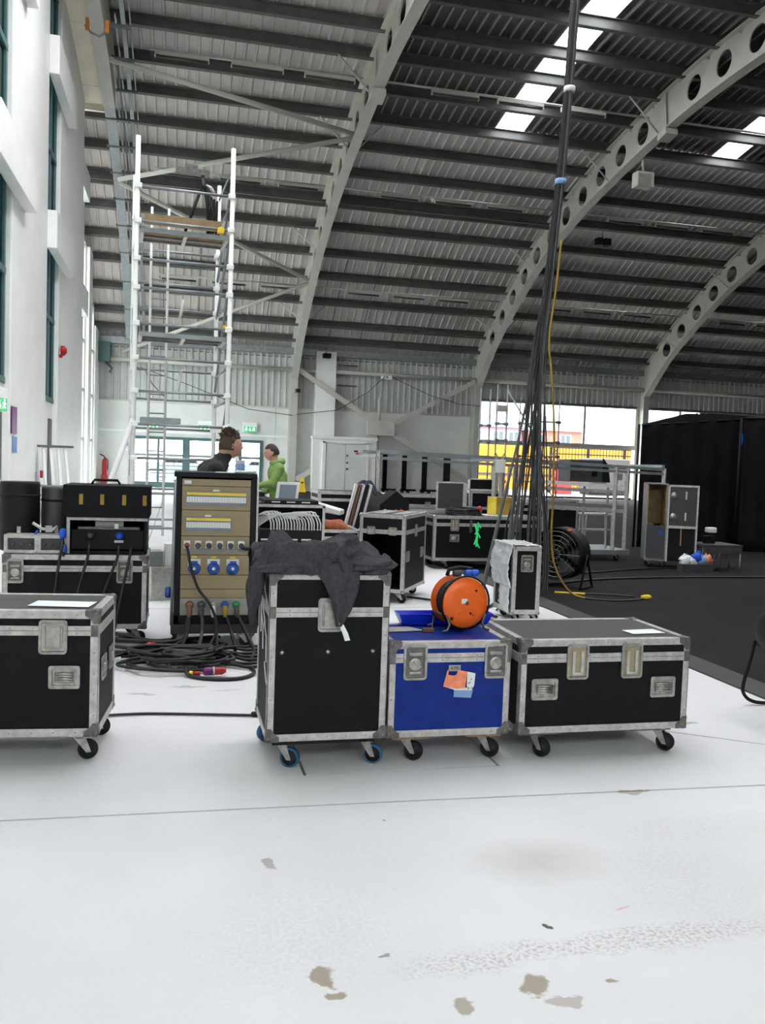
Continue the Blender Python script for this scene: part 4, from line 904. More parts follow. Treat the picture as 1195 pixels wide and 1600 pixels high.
lp = thing('laptop', 'open laptop seen from the side on the table beside the green hooded man', 'laptop', (.86, 8.95, 1.03), 70); MB().box(-.16, .16, -.11, .11, 0, .018).build('base', 'device_white', lp, bevel=.003)
MB().prism([(-.16, 0), (.16, 0), (.16, .22), (-.16, .22)], -.006, .006, at(0, .12, .018, Matrix.Rotation(radians(72), 4, 'X'))).build('screen', 'device_white', lp)
ck = thing('checker_box', 'small tread plate metal box on the floor left of the power rack', 'box', (-.13, 9.5, .0), 8); MB().box(-.13, .16, 0, .35, .0, .36).build('shell', 'checker', ck, bevel=.01)
tp = MB()
for i in range(6):
    for j in range(8): tp.bar((-.11 + i * .047 + (j % 2) * .02, -.003, .02 + j * .042), (-.09 + i * .047 + (j % 2) * .02, -.003, .035 + j * .042), .008, .004, (0, 1, 0))
tp.build('tread_pattern', 'alu', ck, kind='stuff')
MB().box(-.2, .0, .05, .3, .362, .52).build('grey_module', 'galv', ck); MB().box(.02, .1, .08, .2, .362, .60).build('white_module', 'device_white', ck)
# ================================================================== MIDDLE AND RIGHT OF THE HALL
opn = flight_case('flight_case', 'upright open fronted flight case with a hollow black inside, standing askew behind the cloth', (2.21, 9.33, 0), -30, .53, .95, .86, z0=.12, lid=.19, tw=.04, open_front=True, detail=1,
    side_latch=('right', (.45,)), side_grip=(('right', .12, .52), ('right', .75, .52)), cast_in=.08, grips=())
for x in (-.13, .12): latch(opn, 'front', x, .004, .80, .10, .09, 'plate')
for sx in (-.13, .10): MB().box(sx - .05, sx + .09, .2, .8, .981, .984).build('tape_strip', 'alu', opn)
lng = flight_case('flight_case', 'long low black flight case with a coil of cable and yellow box on its lid', (4.55, 12.3, 0), 0, 1.72, .75, .67, z0=.13, lid=.13, tw=.045, detail=1,
    lat=(-.53, .43), lat_w=.13, lat_h=.19, grips=((-.53, .47), (.44, .47)), style='plate', cast_in=.2)
MB().box(-.30, -.26, -.006, 0, .56, .74).build('hasp', 'dark_zinc', lng)
gt = thing('tape_streamer', 'bright green tape tied to a cable in front of the long low case', 'tape', (4.37, 12.27, .55)); T_ = MB()
for k in range(7): T_.path([(.02 * sin(k), 0, .16 - .05 * k), (.05 * cos(k * 2), .01, .08 - .05 * k)], .012, 4)
T_.path([(-.04, 0, .14), (0, 0, 0), (-.01, 0, -.2)], .014, 4).build('tape', 'sign_green', gt, kind='stuff')
co = thing('cable_coil', 'coil of black cable with a red plug on the long low case', 'cable', (4.25, 12.6, .80)); c = MB(); random.seed(3)
for k in range(9): r_ = .20 + .02 * random.random(); c.path([(r_ * cos(a * .26 + k) * 1.3, r_ * sin(a * .26 + k), .012 + .011 * k + .008 * sin(a * .8 + k)) for a in range(25)], .010, 5, False)
c.build('coil', 'cable_black', co, kind='stuff'); MB().lathe([(.03, 0), (.035, .06), (.02, .09), (0, .09)], 12, at(.2, -.15, .06)).build('plug', 'red', co)
wb = thing('paper_sheet', 'white board sheet under the yellow box on the long case', 'paper', (4.78, 12.52, .804)); MB().box(-.25, .36, -.15, .2, 0, .012).build('sheet', 'paper', wb)
yb = thing('storage_box', 'yellow fronted cardboard box standing on the white sheet', 'box', (4.80, 12.5, .82), -18)
MB().box(-.19, .19, 0, .22, 0, .27).build('shell', 'plywood', yb, bevel=.004); MB().box(-.192, -.06, -.004, .0, .004, .266).build('bright_panel', 'label_yellow', yb); MB().box(-.06, .19, -.003, .0, .004, .266).build('ochre_panel', 'cable_yellow', yb)
gl = thing('case_lid', 'grey faced flight case lid standing open on a case behind the cable coil', 'case lid', (4.16, 12.98, .86), -8)
MB().box(-.21, .19, 0, .025, .01, .42).build('face', 'lid_grey', gl); b = MB().box(-.23, .22, -.01, .03, .41, .435).box(-.23, .22, -.01, .03, -.01, .015).box(-.23, -.205, -.01, .03, 0, .43).box(.19, .22, -.01, .03, 0, .43); b.build('edge_trim', 'alu', gl)
MB().box(.2, .26, .03, .16, 0, .40).build('lid_side', 'alu', gl)
bc = flight_case('flight_case', 'open black case carrying the raised grey lid, behind the long low case', (4.05, 13.08, 0), 0, 1.1, .8, .72, z0=.12, lid=.12, detail=1, tw=.045, lat=(-.2,), style='plate', cast_in=.2)
bf = flight_case('flight_case', 'slim black flight case with silver frame behind the raised grey lid', (5.15, 14.0, 0), 0, .66, .6, 1.02, z0=.12, lid=.30, detail=1, tw=.05, lat=(.1,), style='plate', cast_in=.12)
l2 = thing('case_lid', 'low black lid with white frame on the slim case', 'case lid', (5.05, 14.05, 1.142)); MB().box(-.22, .22, 0, .03, .02, .19).build('face', 'black_plain', l2); b = MB().box(-.24, .24, -.01, .04, .18, .2).box(-.24, .24, -.01, .04, -.002, .02).box(-.24, -.215, -.01, .04, 0, .2).box(.215, .24, -.01, .04, 0, .2); b.build('edge_trim', 'device_white', l2)
cA = flight_case('flight_case', 'black flight case in front of the pale double doors', (2.75, 14.0, 0), 0, 1.05, .8, .93, z0=.13, lid=.14, detail=1, tw=.05, lat=(), cast_in=.15)
nc = thing('padded_jacket', 'dark navy jacket thrown over the case before the pale doors', 'jacket', (2.93, 13.62, .62))
MB().grid(lambda u, v: ((.27 + .06 * noise.noise(Vector((u * 5, v * 4, 1)))) * sin(pi * v) * cos(2 * pi * u), .16 * sin(pi * v) * sin(2 * pi * u) * (1 + .3 * noise.noise(Vector((u * 6, v * 5, 3)))), .2 - .42 * cos(pi * v) * (1 + .15 * noise.noise(Vector((u * 5, v * 6, 5))))), 30, 20).build('jacket_body', 'navy_cloth', nc)
ol = thing('case_lid', 'tall silver edged case lids leaning upright behind the open case', 'case lid', (2.10, 10.4, .72), -10)
for k, m_ in enumerate(('alu', 'brown', 'alu', 'black_plain', 'alu')):
    x = -.12 + k * .045; MB().add([(x, 0, 0), (x + .03, 0, 0), (x + .03, .5, 0), (x, .5, 0), (x + .13, 0, .56), (x + .16, 0, .55), (x + .16, .5, .55), (x + .13, .5, .56)], [(0, 3, 2, 1), (4, 5, 6, 7), (0, 1, 5, 4), (1, 2, 6, 5), (2, 3, 7, 6), (3, 0, 4, 7)]).build('lid_rail', m_, ol)
MB().cbox((-.07, .02, .02), (.1, .08, .06)).build('corner', 'zinc', ol, bevel=.01)
us = flight_case('flight_case', 'low black case under the leaning silver lids', (2.2, 10.35, 0), 0, .7, .6, .58, z0=.13, lid=.1, detail=1, lat=(), cast_in=.1)
rc = thing('rust_cloth', 'rust brown cloth draped on a low case behind the patch rack', 'cloth', (1.66, 9.85, .80))
MB().grid(lambda u, v: (-.24 + .5 * u, -.18 + .36 * v, .07 + .04 * noise.noise(Vector((u * 4, v * 4, 2))) - .10 * (2 * v - 1) ** 4 - .08 * (2 * u - 1) ** 6), 22, 16).build('cloth_sheet', 'rust_cloth', rc, thick=.005)
wt = thing('silver_rail_box', 'small white silver framed tray lying behind the patch rack', 'tray', (1.72, 10.35, .90), -20); MB().add([(-.2, 0, .06), (.2, 0, 0), (.2, .3, 0), (-.2, .3, .06), (-.2, 0, .16), (.2, 0, .06), (.2, .3, .06), (-.2, .3, .16)], [(0, 3, 2, 1), (4, 5, 6, 7), (0, 1, 5, 4), (1, 2, 6, 5), (2, 3, 7, 6), (3, 0, 4, 7)]).build('tray_body', 'device_white', wt, bevel=.012)
lc = flight_case('flight_case', 'low black case behind the patch rack carrying the rust cloth', (1.72, 9.6, 0), 0, .60, .68, .65, z0=.13, lid=.1, detail=1, lat=(), cast_in=.1)
# black box with orange, clothing, low cases
bo = thing('speaker_box', 'black angular box with an orange marking, behind the open case', 'box', (3.02, 12.0, .80), 10)
MB().prism([(-.24, 0), (.22, 0), (.22, .2), (.02, .36), (-.24, .16)], 0, .3, at(0, .3, 0, Matrix.Rotation(pi / 2, 4, 'X'))).build('shell', 'black_plain', bo, bevel=.006)
MB().prism([(.0, .02), (.2, .02), (.21, .09), (.15, .07), (.1, .1), (.05, .08), (.0, .1)], 0, .004, at(0, -.003, 0, Matrix.Rotation(pi / 2, 4, 'X'))).build('marking', 'orange', bo)
b1 = flight_case('flight_case', 'low black case under the black box with the orange marking', (3.0, 11.95, 0), 0, .8, .7, .66, z0=.13, lid=.1, detail=1, lat=(), cast_in=.12)
b2 = flight_case('flight_case', 'black case with two silver bands beyond the black orange marked box', (4.45, 15.6, 0), 0, 1.25, .8, .86, z0=.12, lid=.2, detail=1, tw=.05, lat=(.1,), style='plate', cast_in=.2)
b3 = thing('bundled_clothes', 'dark heap of clothes and bags beside the stage frame leg', 'clothes', (2.95, 13.2, .66))
MB().grid(lambda u, v: ((.36 + .1 * noise.noise(Vector((u * 6, v * 5, 9)))) * sin(pi * v) * cos(2 * pi * u), .25 * sin(pi * v) * sin(2 * pi * u), .1 - .3 * cos(pi * v) * (1 + .35 * noise.noise(Vector((u * 7, v * 5, 4))))), 30, 16).build('heap', 'black_jumper', b3)
b3b = flight_case('flight_case', 'plain low black case under the heap of clothes', (3.0, 12.98, 0), 0, .7, .5, .22, z0=.12, lid=.06, detail=1, lat=(), cast_in=.1)

# ---- stage deck frames
sf_ = thing('stage_frame', 'long aluminium stage frame with top rails above the middle cases', 'stage frame', (0, 0, 0))
def bx(mb, a, b, s=.05): return mb.bar(a, b, s, s)
FY = 13.6
for a, b, s in (((3.10, FY, 1.735), (5.16, FY, 1.70), .05), ((3.10, FY, 1.63), (8.2, FY, 1.53), .045), ((5.16, FY, 1.70), (8.25, FY, 1.60), .05), ((3.10, FY + 1.2, 1.74), (8.2, FY + 1.2, 1.60), .05)):
    bx(MB(), a, b, s).build('rail', 'galv', sf_)
for x, z0, z1 in ((3.13, .02, 1.75), (5.10, .02, 1.70), (5.22, .6, 1.70), (7.30, .2, 1.62), (7.52, .16, 1.62), (8.22, .9, 1.62)): bx(MB(), (x, FY, z0), (x, FY, z1), .06).build('leg', 'alu', sf_)
for x in (3.1, 5.1, 8.2): bx(MB(), (x, FY, 1.66), (x, FY + 1.2, 1.66), .05).build('cross_rail', 'galv', sf_)
MB().cbox((5.18, FY - .02, 1.56), (.16, .1, .22)).build('corner_block', 'device_white', sf_, bevel=.01)
for z, m_ in ((1.30, 'device_white'), (1.20, 'alu'), (.95, 'galv'), (.88, 'alu')): MB().bar((5.95, FY + .02, z + .03), (7.55, FY + .02, z - .02), .05, .06).build('shelf_rail', m_, sf_)
for x in (6.05, 6.85, 7.3): bx(MB(), (x, FY + .25, .2), (x, FY + .25, 1.32), .035).build('leg', 'alu', sf_)
MB().box(5.9, 7.58, FY - .1, FY + .9, .12, .20).build('base_deck', 'galv', sf_)
for k in range(6): bx(MB(), (5.28 + k * .1, FY + .6, .95), (5.28 + k * .1, FY + .6, 1.6), .03).build('standing_tube', 'alu', sf_)
for x in (6.1, 7.4): caster(sf_, x, FY + .1, .12, .05, 20)
# dark frames leaning at the wall
proto_df = None
for k, (x, w_) in enumerate(((9.95, .25), (10.95, .3), (12.0, .35), (13.2, .5))):
    lab = ['narrow dark upright frame against the far wall beside the pale doors', 'pair of dark upright frames on the far wall, second from the doors', 'third dark upright frame along the far wall', 'last dark upright frame before the yellow hoarding'][k]
    t = thing('wall_frame', lab, 'frame', (x, 41.6, 0), 0, 'dark upright frames along the far wall')
    for q in range(4): MB().box(-w_ / 2 + q * w_ / 3 * .5 - .04, -w_ / 2 + q * w_ / 3 * .5 + .04, 0, .1, .2, 2.02).build('upright', 'black_plain', t)
    MB().box(-w_ / 2 - .1, w_ / 2 + .2, 0, .1, 1.98, 2.08).build('head_rail', 'black_plain', t); MB().box(-w_ / 2 - .1, w_ / 2 + .4, 0, .1, .2, .3).build('foot_rail', 'black_plain', t)
    for q in (-1, 1): MB().box(q * w_ / 2 - .05, q * w_ / 2 + .05, -.1, .2, 0, .2).build('foot', 'black_plain', t)
# inside cases under the stage frame
for k, (x, y, w_, h_, lab) in enumerate(((6.25, 14.7, .5, .72, 'black case stored under the left of the stage frame shelves'), (6.86, 14.7, .62, .80, 'black case stored under the right of the stage frame shelves'))):
    t = flight_case('flight_case', lab, (x, y, 0), 0, w_, .6, h_, z0=.2, lid=.12, detail=1, tw=.04, lat=(0,), style='plate', no_casters=True); t.location.z = -.0
stp = thing('step_stool', 'small aluminium step stool under the right end of the stage frame', 'step', (7.22, 13.95, .205)); MB().box(-.27, .27, 0, .3, .56, .59).build('tread', 'device_white', stp); MB().box(-.25, .25, .02, .25, .28, .31).build('tread', 'grey_panel', stp)
for x in (-.24, .24):
    for y in (.03, .27): MB().tube((x * 1.1, y, 0), (x, y, .56), .015, 6).build('leg', 'alu', stp)
dgb = thing('generator_box', 'dark grey machine cabinet on the stage frame shelf', 'machine', (6.85, 13.7, 1.345)); MB().box(-.35, .25, 0, .5, 0, .38).build('housing', 'machine_grey', dgb, bevel=.01); MB().box(.05, .15, -.006, 0, .1, .2).build('vent', 'black_plain', dgb); MB().add([(.28, .1, 0), (.45, .1, 0), (.40, .1, .3), (.30, .1, .42)], [(0, 1, 2, 3)]).build('side_wing', 'black_plain', dgb, thick=.03)

# ---- foil wrapped case, drum fan, yellow cable
fc = flight_case('flight_case', 'narrow upright black case half wrapped in silver foil, beside the drum fan', (3.40, 8.05, 0), -2, .30, .55, .68, z0=.09, lid=0, detail=1, tw=.045, lat=(), no_casters=True)
latch(fc, 'front', .0, -.002, .60, .13, .17, 'butterfly'); caster(fc, -.1, .1, .092, .04, 20); caster(fc, .1, .1, .092, .04, 20); caster(fc, -.1, .45, .092, .04, 20); caster(fc, .1, .45, .092, .04, 20)
fw = MB().grid(lambda u, v: (-.165 - .035 * sin(pi * min(1, v * 1.1)) * (1 + .6 * noise.noise(Vector((u * 3, v * 5, 2)))) - .015 * noise.noise(Vector((u * 9, v * 14, 5))), -.02 + .55 * u, .35 + .44 * v), 12, 24)
fw.grid(lambda u, v: (-.18 + .30 * v, -.02 + .56 * u, .785 + .02 * noise.noise(Vector((u * 8, v * 6, 3)))), 10, 12)
fw.build('foil_wrap', 'foil', fc, thick=.004)
MB().grid(lambda u, v: (-.175 - .02 * noise.noise(Vector((u * 7, v * 12, 5))), 0 + .3 * u, .10 + .26 * v), 6, 10).build('foil_wrap', 'foil', fc, thick=.004)
fan = thing('drum_fan', 'large black drum fan on a tubular stand, on the dark floor', 'fan', (4.95, 10.60, 0), -48)
FR = Matrix.Rotation(pi / 2, 4, 'X'); fz = .44
MB().lathe([(.33, -.17), (.345, -.175), (.345, .175), (.33, .17), (.33, -.17)], 40, at(0, 0, fz, FR)).build('shroud', 'black_plain', fan)
for s_, nm in ((.17, 'front_grille'), (-.17, 'rear_grille')):
    g = MB()
    for r_ in (.06, .12, .18, .24, .30): g.path([(r_ * cos(a * pi / 16), -s_, fz + r_ * sin(a * pi / 16)) for a in range(33)], .004, 4, False)
    for k in range(10): g.tube((.03 * cos(k * pi / 5), -s_, fz + .03 * sin(k * pi / 5)), (.335 * cos(k * pi / 5), -s_, fz + .335 * sin(k * pi / 5)), .004, 4)
    g.build(nm, 'dark_zinc', fan, kind='stuff')
MB().lathe([(.07, -.1), (.08, .0), (.07, .12), (0, .13)], 18, at(0, 0, fz, FR)).build('motor', 'black_plain', fan)
for k in range(5):
    a = k * 2 * pi / 5; MB().grid(lambda u, v: ((.07 + .24 * u) * cos(a + (v - .5) * (.7 + .3 * u)), .04 * (v - .5) * 2, fz + (.07 + .24 * u) * sin(a + (v - .5) * (.7 + .3 * u))), 4, 4).build('blade', 'machine_grey', fan, thick=.004)
MB().path([(-.37, -.22, .018), (-.37, .22, .018)], .018, 8).build('stand_foot', 'black_plain', fan); MB().path([(.37, -.22, .018), (.37, .22, .018)], .018, 8).build('stand_foot', 'black_plain', fan)
for s_ in (-1, 1): MB().path([(s_ * .37, -.2, .018), (s_ * .365, 0, fz), (s_ * .37, .2, .018)], .016, 8).build('stand_arm', 'galv' if s_ < 0 else 'black_plain', fan)
MB().lathe([(.03, 0), (.03, .02), (0, .025)], 10, at(.15, -.1, fz + .31)).build('warning_dot', 'orange', fan)

# ---- tall open cabinet, low table, drapes
cb_ = thing('open_cabinet', 'tall silver edged cabinet with plywood lined compartment in front of the drapes', 'cabinet', (7.76, 12.6, 0), -24); cb_.scale = (.86, 1, 1)
b = MB(); b.box(-.43, -.41, 0, .6, .12, 1.38).box(-.43, -.05, 0, .6, .12, .14).box(-.43, -.05, 0, .6, 1.36, 1.38).box(-.07, -.05, 0, .6, .12, 1.38); b.build('shell', 'galv', cb_)
MB().box(-.40, -.07, .55, .57, .70, 1.35).box(-.40, -.28, .02, .55, .70, .71).build('lining', 'plywood', cb_); MB().box(-.405, -.395, .02, .56, .70, 1.35).box(-.085, -.073, .02, .56, .70, 1.35).build('lining', 'wood_raw', cb_)
MB().box(-.40, -.08, .0, .02, .16, .69).build('drawer_front', 'machine_grey', cb_); MB().box(-.2, -.13, -.006, 0, .55, .61).build('badge', 'socket_blue', cb_)
b = MB(); b.box(-.05, -.02, -.03, .03, .12, 1.36).box(.47, .50, -.03, .03, .12, 1.36).box(-.05, .5, -.03, .03, 1.33, 1.36).box(-.05, .5, -.03, .03, .66, .70); b.build('door_frame', 'alu', cb_)
MB().box(-.02, .47, -.01, .01, .70, 1.33).build('door_panel', 'lid_grey', cb_)
for z in (.85, 1.19):
    MB().lathe([(.05, 0), (.055, .01), (0, .02)], 12, FACE['front'](.05, -.012, z)).build('hinge', 'alu', cb_); MB().box(.26, .29, -.02, -.01, z - .06, z + .07).build('catch', 'alu', cb_)
MB().box(-.05, .48, .05, .58, .12, .66).build('inner_box', 'black_plain', cb_); MB().box(.20, .225, -.01, .01, .38, .66).build('tie', 'plywood', cb_)
for x, y in ((-.36, .06), (-.12, .06), (.42, .1), (-.36, .5), (.42, .5)): caster(cb_, x, y, .12, .045, 20)
pl = thing('plastic_bags', 'white and blue plastic bags lying at the foot of the open cabinet', 'bags', (7.95, 12.25, .12))
for k, (x, z, m_) in enumerate(((-.12, .08, 'paper'), (.0, .06, 'device_white'), (.09, .12, 'bright_blue'), (.2, .08, 'paper_blue'), (.05, -.04, 'bright_blue'), (.25, .09, 'orange_sticker'))):
    MB().grid(lambda u, v: (x + .10 * sin(pi * v) * cos(2 * pi * u) * (1 + 1.1 * noise.noise(Vector((cos(2 * pi * u) * 2.6, v * 7, k + sin(2 * pi * u) * 2.6)))), -.03 + .06 * sin(pi * v) * sin(2 * pi * u), z - .02 - .075 * cos(pi * v) * (1 + 1.2 * noise.noise(Vector((cos(2 * pi * u) * 2.2, v * 6, k + 3 + sin(2 * pi * u) * 2.2))))), 16, 10).build('bag', m_, pl)
MB().box(-.2, .35, -.1, .05, -.115, .0).build('base_tray', 'machine_grey', pl)
lt = thing('low_table', 'low dark folding table standing in front of the black drapes', 'table', (8.58, 12.3, 0)); MB().box(-.38, .34, 0, .6, .38, .42).build('table_top', 'machine_grey', lt); MB().box(-.37, .33, .0, .02, .28, .38).build('apron', 'dark_zinc', lt)
for x in (-.36, -.16, .12, .32):
    for y in (.03, .57): MB().tube((x, y, 0), (x, y, .38), .014, 6).build('leg', 'alu' if x > .3 else 'dark_zinc', lt)
bw = thing('white_lamp_unit', 'small white unit on the low table by the drapes', 'device', (8.48, 12.55, .422)); MB().prism([(-.07, 0), (.1, 0), (.1, .12), (.0, .15), (-.07, .1)], 0, .12).build('unit_body', 'black_plain', bw); MB().cbox((.02, .02, .22), (.16, .12, .09)).build('lamp_head', 'device_white', bw, bevel=.02)
def drape(name, label, pts, z0, ztop, pitch=.42, amp=.03, seed=0):
    t = thing(name, label, 'drape', (0, 0, 0), 0, 'black drapes'); P = [Vector((*p, 0)) for p in pts]; L_ = [0]
    for i in range(1, len(P)): L_.append(L_[-1] + (P[i] - P[i - 1]).length)
    n = int(L_[-1] / (pitch / 6))
    def f(u, v):
        s = u * L_[-1]; i = max(k for k in range(len(P) - 1) if L_[k] <= s + 1e-9); q = (s - L_[i]) / (L_[i + 1] - L_[i]); p = P[i].lerp(P[i + 1], q); d = (P[i + 1] - P[i]).normalized(); nn = Vector((-d.y, d.x, 0))
        w_ = amp * sin(2 * pi * s / pitch + 1.5 * noise.noise(Vector((s * .8, seed, 0)))) * (.6 + .5 * v) + .06 * noise.noise(Vector((s * 1.1, v * 1.5, seed)))
        zt = ztop(u) if callable(ztop) else ztop
        p = p + nn * w_; return (p.x, p.y, zt + (z0 - zt) * v)
    MB().grid(f, n, 10).build('fabric', 'drape', t, thick=.006)
    for i in range(len(P) - 1): MB().tube((P[i].x, P[i].y, (ztop(L_[i] / L_[-1]) if callable(ztop) else ztop) - .02), (P[i + 1].x, P[i + 1].y, (ztop(L_[i + 1] / L_[-1]) if callable(ztop) else ztop) - .02), .025, 8).build('drape_pole', 'black_plain', t)
    for p in (P[0], P[-1]): MB().tube((p.x, p.y + .12, 0), (p.x, p.y + .12, ztop(0) if callable(ztop) else ztop), .025, 8).build('upright', 'black_plain', t)
    return t
drape('black_drape', 'black drape hanging right of the opening, behind the cabinet', [(9.12, 16.0), (11.9, 16.0)], .02, lambda u: 2.52 + .26 * min(1, u * 2.8), seed=1)
drape('black_drape', 'tall black drape at the right edge of the photo', [(11.05, 15.4), (11.9, 15.1), (13.8, 14.3)], .02, lambda u: 2.72 + .12 * u, seed=5)
drape('black_drape', 'further black drape wall running into the dark end', [(11.2, 17.2), (20, 17.2)], .02, 2.9, seed=9)
bt = thing('tape_marker', 'short blue tape marker hanging on the black drapes', 'tape', (11.38, 15.93, 2.30)); MB().grid(lambda u, v: (.03 * sin(pi * v) * cos(2 * pi * u), .02 * sin(pi * v) * sin(2 * pi * u), .12 * cos(pi * v)), 10, 8).tube((.0, 0, .1), (0, .05, .45), .004, 4).build('tape', 'bright_blue', bt, kind='stuff')
ch = thing('folding_chair', 'black padded chair with bent tube legs cut off by the right edge', 'chair', (4.06, 4.66, 0), 0)
for y in (0, .42): MB().path(curve0([(-.24, y, .44), (-.27, y, .30), (-.31, y, .15), (-.305, y, .08), (-.25, y - .01, .03), (-.12, y - .02, .013), (.24, y - .02, .013)]), .012, 8).build('frame', 'black_plain', ch)
MB().path([(.24, -.02, .013), (.24, .40, .013)], .012, 8).build('cross_tube', 'black_plain', ch)
MB().sphere((-.23, .21, .53), .17, 20, 14, (.5, 1.25, .85)).build('backrest', 'black_plain', ch); MB().box(-.24, .22, .0, .42, .40, .46).build('seat', 'black_plain', ch, bevel=.02)
MB().cbox((-.18, -.015, .014), (.06, .035, .028)).build('rubber_foot', 'rubber', ch)

# ---- scaffold tower
def scaffold(name, label, loc, rz, W_, D_, Z, rungs, plats, r=.034, m='white_paint', braces=True):
    t = thing(name, label, 'scaffold', loc, rz)
    for x in (-W_ / 2, W_ / 2):
        for y in (0, D_): MB().tube((x, y, .12), (x, y, Z if y == 0 else Z - .02), r, 8).build('upright', m, t); [MB().cbox((x + .012 * (1 if x < 0 else -1), y - .01, z), (.10, .085, .07)).build('coupler', m, t, bevel=.01) for z in rungs]; MB().tube((x, y, 0), (x, y, .14), .018, 8).lathe([(.07, 0), (.07, .012), (.02, .03)], 12, at(x, y, 0)).build('base_jack', 'galv', t)
    for z in rungs:
        for y in (0, D_): MB().tube((-W_ / 2, y, z), (W_ / 2, y, z), .021, 6).build('rung', 'galv', t)
    return t
sc = scaffold('scaffold_tower', 'tall aluminium scaffold tower with platforms and a tripod light on top', (.02, 12.9, 0), 4, 1.32, 1.75, 5.98, [5.30, 4.82, 4.3, 3.9, 3.4, 2.92, 2.45, 1.98, 1.5, 1.0, .5], [])
for x in (-.66, .66):
    for z in [.4 + .48 * k for k in range(12)]:
        MB().tube((x, 0, z + .05), (x, 1.75, z + .05), .015, 6).build('side_rail', 'galv', sc) if int(z * 10) % 3 else None
for (a, b) in (((-.66, 0, 2.1), (-.66, 1.75, 3.9)), ((.66, 1.75, 2.6), (.66, 0, 4.3)), ((.66, 0, 2.4), (.66, 1.75, .8)), ((.66, 0, 5.6), (.66, 1.75, 4.4)), ((.66, 0, 4.9), (.66, 1.75, 3.8)), ((-.66, 1.75, 1.2), (-.66, 0, 2.6))): MB().tube(a, b, .02, 6).build('brace', 'galv', sc)
for z, nm in ((4.78, 1), (3.32, 0)):
    d = MB(); MB().box(-.56, .58, .12, .70, z - .05, z - .02).build('platform_board', 'board_wood', sc)
    for y in (.1, .42, .7): MB().box(-.60, .62, y - .02, y + .02, z - .08, z - .02).build('platform_rail', 'galv', sc)
    for x in (-.58, .02, .6): MB().box(x - .025, x + .025, .1, .72, z - .10, z - .05).build('platform_rail', 'alu', sc)
MB().box(-.56, .52, .06, .085, 4.80, 4.95).build('toe_board', 'board_wood', sc)
MB().prism([(-.05, -.04), (.04, -.04), (.06, .02), (.02, .06), (-.04, .04)], 0, .06, at(.50, .03, 4.80, Matrix.Rotation(pi / 2, 4, 'X'))).build('yellow_clamp', 'hoist_yellow', sc, bevel=.01)
MB().cbox((.60, .02, 3.42), (.06, .05, .09)).build('yellow_clamp', 'hoist_yellow', sc)
MB().box(-.55, .02, .3, .8, 2.02, 2.10).build('lower_deck', 'galv', sc)
for x in (-.42, -.17): MB().tube((x, 1.0, .3), (x, 1.0, 5.3), .02, 6).build('ladder_rail', 'device_white', sc)
for k in range(17): MB().tube((-.42, 1.0, .45 + k * .29), (-.17, 1.0, .45 + k * .29), .012, 6).build('ladder_rung', 'galv', sc)
for z, x in ((3.35 + .5, .03), (2.8, .02)): MB().tube((x, .4, z), (x - .05, .38, z - .3), .022, 6).build('spigot', 'device_white', sc)
MB().tube((-.66, 0, 2.05), (-1.32, -.35, .04), .04, 8).build('outrigger', 'device_white', sc); MB().tube((.66, 0, 2.05), (1.2, -.4, .04), .03, 8).build('outrigger', 'device_white', sc); MB().tube((-.66, 1.75, 2.05), (-1.3, 2.1, .04), .03, 8).build('outrigger', 'device_white', sc)
tpd = thing('tripod_light', 'black tripod light unit standing on the scaffold top platform', 'tripod', (.28, 13.25, 4.77), 4); tpd.scale = (1.2, 1.2, 1.2)
for a, b in (((-.02, 0, .62), (-.22, -.1, .02)), ((.0, 0, .62), (.12, .12, .02)), ((.02, 0, .62), (.18, -.1, .02)), ((.03, .0, .58), (.06, -.05, .02))): MB().tube(a, b, .018, 6).build('leg', 'black_plain', tpd)
for k in range(4): MB().box(.04 + k * .035, .065 + k * .035, -.04, .04, .05, .50 - k * .02).build('folded_strut', 'black_plain', tpd)
MB().path([(.02, 0, .62), (.08, 0, .60), (.13, 0, .52)], .022, 6).build('head_joint', 'alu', tpd); MB().cbox((-.14, 0, .76), (.40, .1, .06)).cbox((-.16, 0, .81), (.16, .1, .05)).build('head_bar', 'dark_zinc', tpd); MB().tube((-.0, 0, .6), (-.02, 0, .74), .02, 6).build('mast', 'dark_zinc', tpd)
s2 = scaffold('scaffold_tower', 'slim aluminium scaffold tower behind the cable bundle near the opening', (7.62, 20.0, 0), 0, .26, 1.2, 3.55, [2.6, 2.2, 1.7, 1.2, .8, .4], [], .02, 'galv')
MB().box(-.14, .14, -.05, .05, 2.9, 3.05).build('toe_board', 'grey_panel', s2); MB().tube((.13, 0, 3.4), (.85, 0, 2.4), .02, 6).build('brace', 'galv', s2); MB().tube((-.13, 0, 1.9), (.13, 0, 1.5), .015, 5).tube((.13, 0, 1.9), (-.13, 0, 1.5), .015, 5).build('brace', 'dark_zinc', s2)
s3 = scaffold('scaffold_tower', 'second slim scaffold tower right of the cable bundle by the hoarding', (8.85, 20.0, 0), 0, .55, 1.2, 3.4, [2.7, 2.2, 1.85, 1.6, 1.2, .8], [], .018, 'dark_zinc')
for z in (.8, 1.5): MB().tube((-.27, 0, z), (.27, 0, z + .55), .015, 5).build('brace', 'dark_zinc', s3); MB().tube((.27, 0, z), (-.27, 0, z + .55), .015, 5).build('brace', 'dark_zinc', s3)
